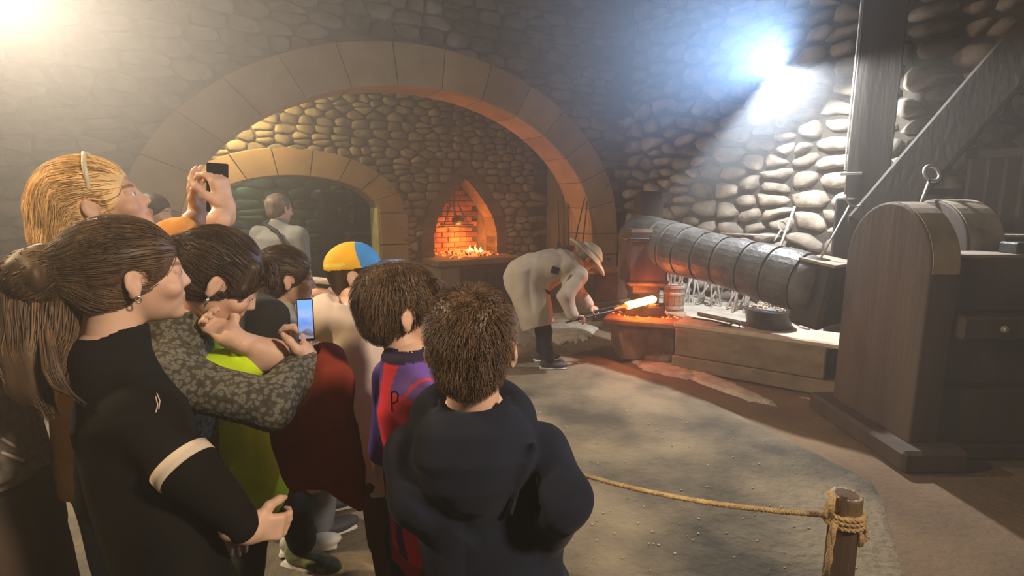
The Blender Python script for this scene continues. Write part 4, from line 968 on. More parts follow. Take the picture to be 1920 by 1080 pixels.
# ------------------------------------------------------------------ the people
def nrm(v): v = V3(v); return v/np.linalg.norm(v)
UP = np.array([0, 0, 1.0])
def person(label, hc, yaw, pitch=0, roll=0, s=.215, H=1.45, nb=None, by=None, sw=.12, dp=.105, hip=None, hem=.70, top=None, bot=None, arms=None, legs=None, sleeve=(1, 1), botlen=0, shoes=None, sk=SK1, hh=.0045, gh=.008, fold=.005, colf=None, tseed=0, collar=.056, toppost=None, group=None, topname='shirt', botname='trousers', eyes=True, hemw=1.0, armr=(.050, .045, .038), neck_r=.043, xpts=()):
    hc = V3(hc); by = yaw if by is None else by; rt = np.array([math.cos(math.radians(by)), -math.sin(math.radians(by)), 0]); fw = np.array([math.sin(math.radians(by)), math.cos(math.radians(by)), 0])
    nb = hc-UP*s*.72-fw*.03 if nb is None else V3(nb); hip = np.array([nb[0], nb[1], .54*H])-fw*.02 if hip is None else V3(hip)
    e = empty('person', (hip[0], hip[1], 0), label, 'person', group)
    R, hp_ = head(e, hc, yaw, pitch, roll, s, hh, sk, nb, neck_r, eyes=eyes)
    sh = {q: nb+rt*q*sw-UP*.075*H/1.45 for q in (-1, 1)}; arms = arms or {}; A = {}
    for q in (-1, 1):
        if q in arms: el, wr, hd = arms[q][:3]; A[q] = (V3(el), V3(wr), hd)
        else:
            el = sh[q]+rt*q*.035-UP*.185*H-fw*.02; wr = el-UP*.155*H+fw*.06; A[q] = (el, wr, dict(d=-UP+fw*.2, pn=-rt*q, th=fw, s=.115*H, curl=(.4, .45, .5, .5)))
    pcs = [hp_]
    for q in (-1, 1):
        el, wr, hd = A[q]; st = sleeve[0 if q < 0 else 1]
        pts = [sh[q], el, wr] if st < 1 else [el*.35+wr*.65, wr]; rs = [.046, .036, .024] if st < 1 else [.028, .024]
        sc_ = H/1.5; pcs.append(limb_skin(pts, [r*sc_ for r in rs], hd, .0045 if hh < .006 else .007))
    # core of the body under the clothes
    LG = {}
    for q in (-1, 1):
        if legs and q in legs: kn, an, fy = legs[q]; LG[q] = (V3(kn), V3(an), fy)
        else: b0 = np.array([hip[0], hip[1], 0])+rt*q*.10; LG[q] = (b0+UP*.285*H+fw*.03, b0+UP*.055*H, by+8*q)
    lo, hi = box_of([nb, hip, *sh.values(), *[p_ for l in LG.values() for p_ in l[:2]]], .14); f = F(lo, hi, .014)
    f.cap(sh[-1], sh[1], .04); f.cap(nb, hip, .065, .08, .05)
    for q in (-1, 1):
        hj = hip+rt*q*.08; f.chain([hj, LG[q][0], LG[q][1]], [.062, .046, .032], .03)
        f.cap(sh[q], A[q][0], .034, .028, .02); f.cap(A[q][0], A[q][1], .028, .02, .02)
    V, Q, _ = f.mesh(); pcs.append((V, Q)); mk('body', pcs, sk, e)
    # top
    sp = hip-nb; hz = max(.02, (nb[2]-hem)/max(1e-3, (nb[2]-hip[2]))); hm_ = nb+sp*hz
    def bt(f):
        a = nb+UP*.0; b = hm_; k = 1; wd = sw+.035
        f.loft(a, b, rt, [0, .07, .20, .5, .8, 1], [.050, .075, wd*.92, wd*.88, wd*.92*hemw, wd*.98*hemw], [.055, .075, dp, dp*.98, dp*1.0*hemw, dp*1.05*hemw], .03, flat1=True)
        for q in (-1, 1): f.cap(nb-UP*.025, sh[q], .046, armr[0]*.92, .05)
        for q in (-1, 1):
            el, wr, _h = A[q]; st = sleeve[0 if q < 0 else 1]; el2 = el
            if st >= 1:
                f.chain([sh[q], el], [armr[0]*k, armr[1]*k], .035); w2 = el+(wr-el)*(.93 if st == 1 else st-1); f.chain([el, w2], [armr[1]*k, armr[2]*k*.92], .02)
            else: f.chain([sh[q], sh[q]+(el-sh[q])*st], [armr[0]*k, armr[0]*k*1.02], .045)
        f.cap(nb, nb+(hc-nb)*.28, collar, collar*.93, .03)
        cq = nb+(hc-nb)*.30; f.plane(cq, (hc-nb)) if False else None; f.cap(nb+(hc-nb)*.12+UP*collar*.5, nb+(hc-nb)*1.2, collar-.011, None, .006, 'sub')
        if toppost: toppost(f, dict(nb=nb, hip=hip, rt=rt, fw=fw, sh=sh, A=A, hc=hc, hm=hm_))
    pts = [nb, hm_, sh[-1], sh[1], nb+(hc-nb)*.4]+[A[q][0] if sleeve[0 if q < 0 else 1] < 1 else A[q][1] for q in (-1, 1)]+[A[q][0] for q in (-1, 1)]+list(xpts)
    garment(topname, top, e, bt, pts, .17, gh, fold, 13, colf=colf and (lambda V: colf(V, nb, rt, fw, hm_)), seed=tseed, calm=(nb+(hc-nb)*.25, .055))
    # trousers or shorts
    def bb(f):
        wst = hip+(nb-hip)*.18; f.loft(wst, hip-UP*.06, rt, [0, .5, 1], [(sw+.03)*.80, (sw+.03)*.86, (sw+.03)*.84], [dp*.85, dp*.95, dp*.9], .04)
        for q in (-1, 1):
            hj = hip+rt*q*.075-UP*.04; kn, an, fy = LG[q]
            if botlen == 0: f.chain([hj, kn, an+UP*.02], [.084, .066, .058], .03)
            else: end = hj+(kn-hj)*botlen; f.chain([hj, end], [.088, .086], .03); f.plane(end, (end-hj)) if False else None
    pts2 = [hip, hip+UP*.15]+[LG[q][0] for q in (-1, 1)]+[LG[q][1] for q in (-1, 1)]
    garment(botname, bot, e, bb, pts2, .13, .010, .005, 12, seed=tseed+3)
    for q in (-1, 1): shoe(e, (LG[q][1][0], LG[q][1][1], max(.012, LG[q][1][2]-.09)), LG[q][2], shoes or MATS['trainer_white'])
    return dict(e=e, R=R, hc=hc, nb=nb, hip=hip, rt=rt, fw=fw, sh=sh, A=A, s=s)
mat('trainer_white', (.72, .70, .64), .6, bump=.1); mat('trainer_dark', (.07, .07, .08), .6, bump=.1); mat('trainer_olive', (.25, .28, .16), .8, (.10, .13, .07), 40, .2, 80)
flow_back = lambda l: np.array([-.25*np.sign(l[0]), -1, .15-1.2*max(0, -l[1])])       # brushed back towards the nape
# --- girl with the ponytail, nearest at the left
C_black = cloth('black_jersey', (.008, .0078, .0075), (.005, .005, .005)); C_stripe = cloth('cream_stripe', (.72, .60, .48))
g = person('girl with a long dark ponytail in a black sweatshirt with one cream sleeve stripe', W(246, 514, 1.10), 47, 0, 0, .215, 1.56, W(208, 668, 1.08), 42, .135, .10, W(335, 1090, 1.12), .70, C_black, cloth('black_trousers', (.03, .03, .032)),
    {1: (W(352, 880, .98), W(462, 992, 1.05), dict(d=nrm((.8, .5, -.25)), pn=(-.5, .5, 0), th=(0, .3, 1), curl=(.7, .7, .8, .8), s=.125))}, hh=.0035, gh=.0055, fold=.006, collar=.060, tseed=1, neck_r=.046, topname='sweatshirt')
def hb1(f, q):
    s = .215; crown(f, q, s, .055, (.50, -.17, .38, .38, .40), -.34)
    f.chain([q(0, -.36, .12), q(0, -.56, .08), q(0, -.70, .0)], [.26*s, .17*s, .20*s], .12*s)
def df1(l):
    t = np.array([0, -.56, .10]); v = t-l; return v/(np.linalg.norm(v)+1e-6)
hair(g['e'], H_br, g['hc'], g['R'], .215, hb1, .0035, df1, 2600, .075, .0010, .02, .10, 5)
Rg = g['R']; P_ = lambda *a: g['hc']+Rg@(np.array(a)*.215)
def tail(parent, pts, rs, m, n=420, wd=.0020, name='ponytail', h=.005, sd=1, nz=.009, kk=.02):
    lo, hi = box_of(pts, .09); f = F(lo, hi, h); f.chain([V3(p_) for p_ in pts], rs, kk); f.noise(nz, 34, (1, 1, .16), sd); V, Q, _ = f.mesh(); vs = []; fs = []
    P = np.array([V3(p_) for p_ in pts]); T = np.linspace(0, 1, len(P))
    for i in range(n):
        a = rng.uniform(0, 2*PI); rr = rng.uniform(.85, 1.13); path = []; t0 = rng.uniform(0, .35); t1 = min(1.12, t0+rng.uniform(.4, .9)); b = len(vs); K = 9; tw = rng.uniform(-.7, .7)
        for k in range(K+1):
            t = t0+(t1-t0)*k/K; tt = min(t, 1); c = np.array([np.interp(tt, T, P[:, j]) for j in range(3)]); r = np.interp(tt, T, rs)*rr*(1+.25*max(0, t-.8)); dr = np.array([np.interp(min(tt+.05, 1), T, P[:, j])-np.interp(max(tt-.05, 0), T, P[:, j]) for j in range(3)]); dr /= np.linalg.norm(dr)+1e-9
            x = np.cross(dr, (.3, .9, .1)); x /= np.linalg.norm(x); y = np.cross(dr, x); an = a+tw*t; o = x*math.cos(an)+y*math.sin(an); p_ = c+o*r+dr*max(0, t-1)*.3; w_ = wd*(1-(k/K)**2*.85); sd_ = np.cross(dr, o); vs += [p_-sd_*w_, p_+sd_*w_, p_+o*w_*.8]
        for k in range(K):
            q = b+3*k
            for e in range(3): fs.append((q+e, q+(e+1) % 3, q+3+(e+1) % 3, q+3+e))
    cc = np.ones((len(vs), 4)); cc[:, :3] = np.repeat(rng.uniform(.5, 1.75, n)**1.2, 3*(K+1))[:, None]
    return mk(name, [(V, Q), (np.array(vs), np.array(fs), cc)], m, parent)
tail(g['e'], [P_(0, -.50, .12), P_(0, -.66, .06), W(72, 540, 1.05), W(62, 600, 1.03), W(58, 660, 1.02), W(66, 715, 1.01), W(84, 752, 1.0)], [.034, .050, .062, .066, .060, .042, .012], H_br, 1300)
tail(g['e'], [W(82, 560, 1.02), W(88, 640, .985), W(96, 690, .97), W(110, 722, .965), W(134, 740, .96)], [.006, .010, .012, .010, .003], H_br, 160, name='ponytail_lock', sd=5, nz=.001, kk=.003)
hbn = MB(); c_ = P_(0, -.53, .11); hbn.tube([c_+Rg@np.array([.036*math.cos(t), .004, .036*math.sin(t)]) for t in [k*PI/8 for k in range(17)]], .007, 6, cap=False); hbn.build('hair_band', MATS['brown_hair'], g['e'], smooth=True)
# earring
ea = P_(.385, -.02, -.20); er = MB(); er.tube([ea+Rg@np.array([.004, .0055*math.cos(t), .006*math.sin(t)+.002]) for t in [k*PI/7 for k in range(15)]], .0018, 6, cap=False); er.build('earring', mat('silver', (.8, .78, .72), .25, bump=0, metal=.9), g['e'], smooth=True)
# cream stripe round the sleeve and the small mark on the shoulder
el, wr = g['A'][1][0], g['A'][1][1]; ax = nrm(el-g['sh'][1])
def band(parent, c, ax, r, w_, m, name, n=28, t0=0, t1=2*PI, ell_=1.0, noise=.0):
    ax = nrm(ax); x = np.cross(ax, (0, 1, .2)); x /= np.linalg.norm(x); y = np.cross(ax, x); mb = MB(); c = V3(c)
    for k in range(n+1):
        t = t0+(t1-t0)*k/n; o = x*math.cos(t)+y*math.sin(t)*ell_
        for (rr, zz) in ((r, -w_), (r+.004, -w_*.9), (r+.004, w_*.9), (r, w_)): mb.v.append(tuple(c+o*(rr+noise*math.sin(t*5))+ax*zz))
    for k in range(n):
        for e_ in range(3): a = k*4+e_; mb.f.append((a, a+1, a+5, a+4))
    return mb.build(name, m, parent, smooth=True)
band(g['e'], el-ax*.012, ax, .0505, .013, C_stripe, 'sleeve_stripe')
mk_ = MB()
for (p0, p1, p2) in (((294, 738), (300, 754), (297, 772)), ((291, 742), (295, 760), (291, 775))):
    cc_ = [W(*p_, .925) for p_ in (p0, p1, p2)]; mk_.tube(cc_, [.0007, .0024, .0007], 6)
# --- blond woman filming with raised arms
C_or = cloth('orange_blouse', (.70, .33, .08), (.55, .24, .06), bump=.3)
b_ = person('blond woman in an orange blouse lifting both arms to film with a dark phone', W(186, 384, 1.38), 62, 20, 0, .225, 1.70, W(165, 495, 1.42), 55, .165, .11, None, .85, C_or, cloth('blue_jeans', (.10, .13, .2)),
    {1: (W(388, 456, 1.44), W(421, 392, 1.60), dict(d=nrm((-.05, -.1, 1)), pn=(-1, .2, 0), th=(-.2, -1, 0), s=.165, curl=(.75, .8, .85, .9))),
     -1: (W(330, 446, 1.62), W(374, 400, 1.74), dict(d=nrm((-.10, .0, 1)), pn=(1, .1, .1), th=(.2, -1, .2), s=.165, curl=(.25, .3, .5, .6)))}, sleeve=(1.18, 1.12), tseed=2, shoes=MATS['trainer_dark'], collar=.062, topname='blouse', fold=.008, armr=(.058, .055, .052), neck_r=.048)
def hb2(f, q):
    s = .225; crown(f, q, s, .06, (.50, -.17, .38, .38, .40), -.30); f.chain([q(0, -.42, .10), q(0, -.52, -.15), q(.02, -.50, -.55), q(.03, -.45, -.85)], [.22*s, .20*s, .16*s, .08*s], .08*s); f.chain([q(.16, -.36, .05), q(.22, -.38, -.3), q(.2, -.36, -.75)], [.14*s, .12*s, .05*s], .05*s)
hair(b_['e'], H_bl, b_['hc'], b_['R'], .225, hb2, .0045, lambda l: np.array([0, -.7, .1 if l[1] > -.2 else -1.0]), 2400, .10, .0012, .05, .18, 5)
Pb = lambda *a: tuple(b_['hc']+b_['R']@(np.array(a)*.225))
MB().tube([Pb(.40, .05, .16), Pb(.36, .12, .42), Pb(.15, .14, .55), Pb(-.15, .14, .55), Pb(-.36, .12, .42)], .0055, 6).build('hair_clip', mat('pearl_band', (.8, .7, .5), .3, bump=0), b_['e'], smooth=True)
ph = empty('phone', W(410, 352, 1.61), 'dark phone held up high by the blond woman', 'phone'); PMx = frame(W(408, 352, 1.60), (.35, .94, 0), (.1, -.1, 1)); MB().box((0, 0, 0), (.075, .010, .145), PMx, bev=.004).build('phone_body', mat('black_glass', (.02, .02, .022), .15, bump=0), ph); MB().box((-.018, .006, .045), (.022, .004, .03), PMx, bev=.001).build('camera_bump', mat('grey_plastic', (.12, .12, .13), .4, bump=0), ph)
# --- dark-haired man far back by the wall
m_ = person('dark-haired man in dark clothes far back in the shade by the wall', W(290, 396, 3.6), 78, -12, 0, .225, 1.70, None, 70, .165, .11, None, .85, cloth('dark_shirt', (.04, .035, .035)), cloth('dark_trousers', (.03, .03, .03)), hh=.007, gh=.014, shoes=MATS['trainer_dark'], tseed=3, eyes=False)
hair(m_['e'], H_bk, m_['hc'], m_['R'], .225, lambda f, q: crown(f, q, .225, .05), .007)
# --- child in neon yellow, hand at the chin
C_neon = cloth('neon_yellow', (.62, .86, .02), (.50, .72, .02), bump=.2); C_green = cloth('dark_green_trousers', (.035, .05, .042), (.025, .035, .03))
n_ = person('dark-haired child in a neon yellow top looking down with one hand at the chin', W(414, 524, 1.34), 62, -36, 0, .215, 1.45, W(374, 632, 1.42), 55, .12, .10, W(458, 880, 1.74), .70, C_neon, C_green,
    {1: (W(512, 664, 1.36), W(436, 634, 1.30), dict(d=nrm((-.75, .2, .45)), pn=(.1, -.5, .8), th=(.2, .5, .9), s=.13, curl=(.9, .95, 1, 1), thumb=.6))}, {1: (W(548, 945, 2.02), W(566, 1022, 2.16), 110), -1: (W(470, 1000, 1.95), FL(455, 1140, .08), 60)}, sleeve=(.5, .62), tseed=4, shoes=MATS['trainer_olive'], hh=.004, hemw=1.3, topname='neon_top')
def hb3(f, q):
    s = .215; crown(f, q, s, .075, (.52, -.16, .36, .36, .38), -.28); f.ell(q(0, -.50, .05), q(.20, .17, .20), .05*s); f.chain([q(.30, .18, .30), q(.36, .22, .05), q(.36, .16, -.05)], [.10*s, .06*s, .02*s], .04*s); f.chain([q(.1, .36, .40), q(.25, .46, .26)], [.10*s, .05*s], .05*s)
hair(n_['e'], H_dk, n_['hc'], n_['R'], .215, hb3, .004, lambda l: np.array([.3*l[0], -1 if l[1] < .2 else .5, .2-.8*(l[1] > .2)-.6*max(0, -l[1])]), 2400, .06, .0012, .05, .22, 5)
Pn = lambda *a: n_['hc']+n_['R']@(np.array(a)*.215)
MB().tube([Pn(.41, -.02, -.17), Pn(.42, -.01, -.24), Pn(.41, 0, -.30)], [.003, .004, .002], 6).build('earring', MATS['silver'], n_['e'], smooth=True)
# --- woman in the grey patterned sweater, head behind the girl
lm = bpy.data.materials.new('leopard_knit'); lm.use_nodes = True; nt = lm.node_tree; N = nt.nodes; L = nt.links; bs = N['Principled BSDF']; bs.inputs['Roughness'].default_value = .95; bs.inputs['Specular IOR Level'].default_value = .1
tc = N.new('ShaderNodeTexCoord'); nz = N.new('ShaderNodeTexNoise'); nz.inputs['Scale'].default_value = 40; L.new(tc.outputs['Object'], nz.inputs[0]); mxv = N.new('ShaderNodeVectorMath'); mxv.operation = 'MULTIPLY_ADD'; mxv.inputs[1].default_value = (.012, .012, .012); L.new(nz.outputs['Color'], mxv.inputs[0]); L.new(tc.outputs['Object'], mxv.inputs[2])
vo = N.new('ShaderNodeTexVoronoi'); vo.inputs['Scale'].default_value = 88; L.new(mxv.outputs[0], vo.inputs[0]); cr = N.new('ShaderNodeValToRGB'); cr.color_ramp.interpolation = 'EASE'
el_ = cr.color_ramp.elements; el_[0].position = .0; el_[0].color = (.08, .075, .06, 1); el_[1].position = .20; el_[1].color = (.12, .11, .085, 1)
for p_, c in ((.27, (.17, .16, .13, 1)), (.45, (.14, .13, .105, 1)), (.55, (.07, .065, .05, 1)), (.9, (.05, .045, .038, 1))): x_ = el_.new(p_); x_.color = c
L.new(vo.outputs['Distance'], cr.inputs[0]); L.new(cr.outputs[0], bs.inputs['Base Color']); bp = N.new('ShaderNodeBump'); bp.inputs['Strength'].default_value = .4; bp.inputs['Distance'].default_value = .003; L.new(vo.outputs['Distance'], bp.inputs['Height']); L.new(bp.outputs[0], bs.inputs['Normal'])
l_ = person('woman in a grey leopard-patterned knit sweater standing just beyond the ponytailed girl', W(268, 512, 1.40), 50, 0, 0, .21, 1.52, W(332, 618, 1.33), 66, .145, .10, W(325, 950, 1.40), .80, lm, cloth('grey_trousers', (.06, .06, .065)),
    {1: (W(508, 762, 1.24), W(578, 682, 1.38), dict(d=nrm((-.10, .15, 1)), pn=(-.9, -.1, .1), th=(-.35, -1, .2), s=.155, curl=(.7, .75, .8, .85), thumb=.5))}, tseed=5, shoes=MATS['trainer_dark'], collar=.062, topname='sweater', armr=(.062, .058, .050), gh=.007)
hair(l_['e'], H_dk, l_['hc'], l_['R'], .21, lambda f, q: crown(f, q, .21, .06), .006)
# phone with a lit picture
pp = empty('phone', W(572, 600, 1.36), 'phone with a lit bluish screen held up in the middle of the crowd', 'phone'); PX = frame(W(573, 600, 1.355), (.88, .30, 0), (.10, .25, 1)); MB().box((0, 0, 0), (.040, .008, .108), PX, bev=.003).build('phone_body', MATS['black_glass'], pp)
sm = bpy.data.materials.new('phone_picture'); sm.use_nodes = True; nt = sm.node_tree; N = nt.nodes; L = nt.links; tc = N.new('ShaderNodeTexCoord'); sx = N.new('ShaderNodeSeparateXYZ'); L.new(tc.outputs['Generated'], sx.inputs[0]); cr = N.new('ShaderNodeValToRGB'); e_ = cr.color_ramp.elements
e_[0].position = 0; e_[0].color = (.05, .04, .05, 1); e_[1].position = 1; e_[1].color = (.20, .45, 1, 1)
for p_, c in ((.2, (.35, .30, .35, 1)), (.3, (.08, .06, .10, 1)), (.42, (.25, .35, .6, 1)), (.6, (.12, .28, .8, 1)), (.8, (.35, .5, .9, 1))): x_ = e_.new(p_); x_.color = c
ad = N.new('ShaderNodeMath'); ad.operation = 'MULTIPLY_ADD'; nz = N.new('ShaderNodeTexNoise'); nz.inputs['Scale'].default_value = 60; L.new(tc.outputs['Object'], nz.inputs[0]); L.new(nz.outputs[0], ad.inputs[0]); ad.inputs[1].default_value = .35; L.new(sx.outputs[2], ad.inputs[2]); L.new(ad.outputs[0], cr.inputs[0]); L.new(cr.outputs[0], N['Principled BSDF'].inputs['Emission Color']); N['Principled BSDF'].inputs['Emission Strength'].default_value = 1.1; N['Principled BSDF'].inputs['Base Color'].default_value = (.01, .01, .01, 1)
MB().box((0, -.0048, .002), (.035, .001, .098), PX).build('screen', sm, pp)
# dark red jacket over the forearm
C_mar = cloth('dark_red_cloth', (.28, .042, .02), (.20, .028, .014), bump=.3)
def bj(f):
    f.chain([V3(W(588, 672, 1.40)), V3(W(596, 690, 1.40)), V3(W(604, 720, 1.38))], [.036, .045, .06], .03); f.chain([V3(W(604, 720, 1.38)), V3(W(556, 745, 1.34))], [.05, .045], .04)
    f.loft(V3(W(592, 700, 1.38)), V3(W(584, 880, 1.44)), (.95, -.2, .05), [0, .25, .5, .75, 1], [.050, .080, .098, .100, .06], [.04, .055, .065, .06, .035], .04); f.loft(V3(W(596, 830, 1.42)), V3(W(676, 948, 1.50)), (.8, -.2, .5), [0, .5, 1], [.085, .070, .022], [.05, .045, .02], .05)
    f.loft(V3(W(560, 750, 1.36)), V3(W(560, 870, 1.44)), (1, 0, 0), [0, .5, 1], [.05, .085, .05], [.04, .05, .04], .04)
    f.cap(V3(W(584, 655, 1.39)), V3(W(588, 676, 1.40)), .030, None, .01, 'sub')
jk = empty('jacket', W(600, 800, 1.4), 'dark red jacket draped over a forearm in the middle of the crowd', 'jacket')
garment('jacket_body', C_mar, jk, bj, [W(580, 650, 1.4), W(660, 960, 1.5), W(500, 850, 1.4)], .12, .006, .019, 12, st=(1.4, 1.4, .45), seed=6)
# --- girl in grey white top with black backpack
C_wh = cloth('grey_white_top', (.42, .40, .36), (.30, .28, .26), sc=5)
k_ = person('girl with chin-length dark hair in a pale grey top wearing a black backpack', W(538, 520, 2.0), 60, -4, 0, .21, 1.45, W(518, 588, 2.02), 55, .125, .10, None, .72, C_wh, cloth('beige_trousers', (.25, .2, .15)), None, {1: (W(545, 880, 2.3), FL(560, 1003, .09), 75), -1: (W(520, 900, 2.5), FL(480, 950, .09), 60)}, tseed=7, hh=.006)
def hb6(f, q):
    s = .21; crown(f, q, s, .06, (.52, -.17, .37, .36, .40), -.36); f.ell(q(0, -.34, -.22), q(.30, .20, .26), .05*s)
hair(k_['e'], H_dk, k_['hc'], k_['R'], .21, hb6, .005, flow_back, 1100, .07, .0014, .04, .2)
bp_ = empty('backpack', W(500, 640, 1.9), 'soft black backpack on the back of the girl in the pale grey top', 'backpack')
def bb_(f):
    c = V3(W(492, 645, 1.86)); Rb = rot_h(55, -5); f.box(c, (.13, .075, .17), Rb, .06, .03); f.box(c-Rb[:, 1]*.07-UP*.05, (.10, .035, .09), Rb, .03, .02)
    f.chain([c+Rb[:, 0]*.08+UP*.13, V3(k_['sh'][1])+UP*.05, V3(k_['sh'][1])+k_['fw']*.08-UP*.06], [.022, .020, .018], .02); f.chain([c-Rb[:, 0]*.08+UP*.13, V3(k_['sh'][-1])+UP*.05], [.022, .020], .02)
garment('pack', cloth('black_nylon', (.025, .024, .026)), bp_, bb_, [W(492, 645, 1.86), k_['sh'][1]], .24, .008, .006, 10, seed=8)
# --- child with yellow and blue cap, white hoodie
C_hood = cloth('cream_hoodie', (.74, .61, .53), (.64, .51, .44), sc=4)
def hoodie7(f, J):
    c = J['nb']-J['fw']*.075+UP*.01; f.ell(c, (.115, .085, .085), .05, rot=rot_h(60)); f.ell(J['nb']+UP*.07, (.07, .07, .08), .03, 'sub'); f.cap(J['nb']-J['rt']*.09+UP*.01, J['nb']+J['rt']*.09+UP*.01, .035, None, .04)
c7 = person('child in a cream hoodie and brown shorts wearing a yellow and blue cap', W(670, 513, 1.86), 84, 6, 0, .20, 1.35, W(668, 596, 1.80), 68, .12, .11, W(722, 855, 1.72), .69, C_hood, cloth('brown_shorts', (.14, .09, .055)), None, None, tseed=9, botlen=.86, botname='shorts', hh=.006, toppost=hoodie7, fold=.009, hemw=1.0, topname='hoodie')
hair(c7['e'], H_dk, c7['hc'], c7['R'], .20, lambda f, q: crown(f, q, .20, .04), .006)
Rc = c7['R']; pc7 = lambda *a: c7['hc']+Rc@(np.array(a)*.20)
capE = empty('cap', tuple(pc7(0, 0, .35)), 'child baseball cap, yellow at the back and blue in front, with a blue brim', 'cap')
def capf(V):
    l = (V-c7['hc'])@Rc/.20; C_ = np.ones((len(V), 4)); C_[:, :3] = (.95, .52, .03); bl = l[:, 1] > .10-.25*(l[:, 2]-.35); C_[bl, :3] = (.06, .30, .75); gr = (np.abs(l[:, 2]-.22) < .03) & (l[:, 1] < -.1); C_[gr, :3] = (.9, .75, .1); return C_
def capb(f):
    s = .20; f2 = f; c = pc7(0, -.06, .12); f.ell(c, (.41*s, .49*s, .45*s), 0, rot=Rc); f.ell(c-Rc[:, 2]*.01, (.385*s, .465*s, .42*s), .004, 'sub', rot=Rc); f.plane(pc7(0, 0, .12), -Rc[:, 2])
    f.noise(.002, 20)
garment('crown', mat('cap_cloth', (1, 1, 1), .8, (.85, .85, .85), 12, .2, 300, attr=True), capE, capb, [pc7(0, -.06, .2)], .13, .004, 0, colf=capf)
def brim(f):
    s = .20; f.ell(pc7(0, .42, .14), (.30*s, .42*s, .035*s), 0, rot=Rc); f.ell(pc7(0, -.06, .12), (.38*s, .46*s, .42*s), .004, 'sub', rot=Rc)
garment('brim', cloth('blue_brim', (.16, .26, .48)), capE, brim, [pc7(0, .5, .14)], .11, .004, 0)
# --- small child in a pale bucket hat
t_ = person('small child in a cream bucket hat between the grey top and the cream hoodie', W(606, 580, 2.3), 66, -6, 0, .185, 1.12, None, 60, .10, .09, None, .55, cloth('pale_pink_top', (.45, .36, .33)), cloth('light_jeans', (.2, .22, .25)), None, {1: (W(598, 850, 2.55), FL(600, 938, .07), 70)}, tseed=10, hh=.006, gh=.012, shoes=MATS['trainer_dark'])
Rt = t_['R']; hatE = empty('bucket_hat', tuple(t_['hc']+UP*.08), 'cream bucket hat with a small orange patch on the small child', 'hat'); pt_ = lambda *a: t_['hc']+Rt@(np.array(a)*.185)
def bh(f):
    s = .185; f.loft(pt_(0, -.06, .62), pt_(0, -.06, .02), Rt[:, 0], [0, .1, .5, .6, 1], [.25*s, .34*s, .42*s, .46*s, .60*s], [.3*s, .42*s, .50*s, .52*s, .66*s], .01); f.loft(pt_(0, -.06, .50), pt_(0, -.06, -.10), Rt[:, 0], [0, .5, 1], [.36*s, .40*s, .60*s], [.43*s, .47*s, .66*s], .006, 'sub')
garment('hat_cloth', cloth('cream_cotton', (.66, .56, .42)), hatE, bh, [pt_(0, 0, .6), pt_(0, 0, -.1)], .14, .005, .003, 18)
MB().box((0, 0, 0), (.035, .006, .022), frame(pt_(.38, .10, .30), Rt[:, 1]), bev=.002).build('patch', C_or, hatE)
# --- boy in the purple and red football shirt
C_fb = mat('football_shirt', (1, 1, 1), .8, (.86, .86, .9), 8, .2, 500, attr=True, spec=.2, dist=.001)
def fbcol(V, nb, rt, fw, hm):
    d = V-nb; x = d@rt; y = d@fw; z = d[:, 2]; C_ = np.ones((len(V), 4)); n1 = NZ(V*22+3)*.018+NZ(V*8)*.015
    ang = np.degrees(np.arctan2(x, -y)); ang = ang+n1*400
    C_[:, :3] = (.80, .045, .075); pu = (ang < 8) | (ang > 128); C_[pu, :3] = (.13, .065, .33)
    nv = (z < -.30+n1) & (ang > 40) & (ang < 60); C_[nv, :3] = (.10, .03, .16)
    tp = (z > -.045) & (np.abs(x) > .05); C_[tp, :3] = (.17, .09, .40); st = (np.abs(x-.11) < .006) & (z > -.10); C_[st, :3] = (.6, .06, .08)
    ck = np.linalg.norm(d[:, :2], axis=1) < .066; C_[ck & (z > -.02), :3] = (.03, .02, .05); C_[(z < -.46) & ~pu, :3] = (.42, .03, .05); return C_
f9 = person('boy in a purple and red football shirt and navy shorts looking towards the fire', W(755, 580, 1.34), 66, 0, 0, .215, 1.42, W(766, 682, 1.33), 58, .12, .095, W(806, 1010, 1.40), .69, C_fb, cloth('navy_shorts', (.02, .022, .05)),
    {1: (W(830, 850, 1.22), W(880, 960, 1.30), dict(d=nrm((.5, .5, -.4)), pn=(-.5, .5, 0), th=(0, .3, 1), s=.15)), }, None, sleeve=(.8, .8), tseed=11, botlen=.8, botname='shorts', hh=.0035, gh=.0055, fold=.005, colf=fbcol, sk=SK1, collar=.056)
def hb9(f, q):
    s = .215; crown(f, q, s, .058, (.50, -.15, .40, .42, .43), -.27); f.ell(q(0, .08, .38), q(.29, .26, .12), .08*s); f.cap(q(.24, .30, .30), q(.10, .42, .27), .07*s, .05*s, .05*s); f.cap(q(-.24, .30, .30), q(-.10, .42, .27), .07*s, .05*s, .05*s)
hair(f9['e'], H_br, f9['hc'], f9['R'], .215, hb9, .0035, lambda l: np.array([l[0]*1.2, (l[1]+.1)*1.2, -.9+.3*(l[2] > .3)]), 4200, .042, .0011, .12, .45, 4)
# letters on the back of the shirt
def letter(parent, strokes, O, x, z, y, hgt, r, m, name='letter'):
    mb = MB()
    for st in strokes: mb.tube([V3(O)+V3(x)*p_[0]*hgt+V3(z)*p_[1]*hgt+V3(y)*(p_[2] if len(p_) > 2 else 0) for p_ in st], r, 6)
    return mb.build(name, m, parent, smooth=True)
M_let = mat('navy_print', (.025, .012, .05), .7, bump=0)
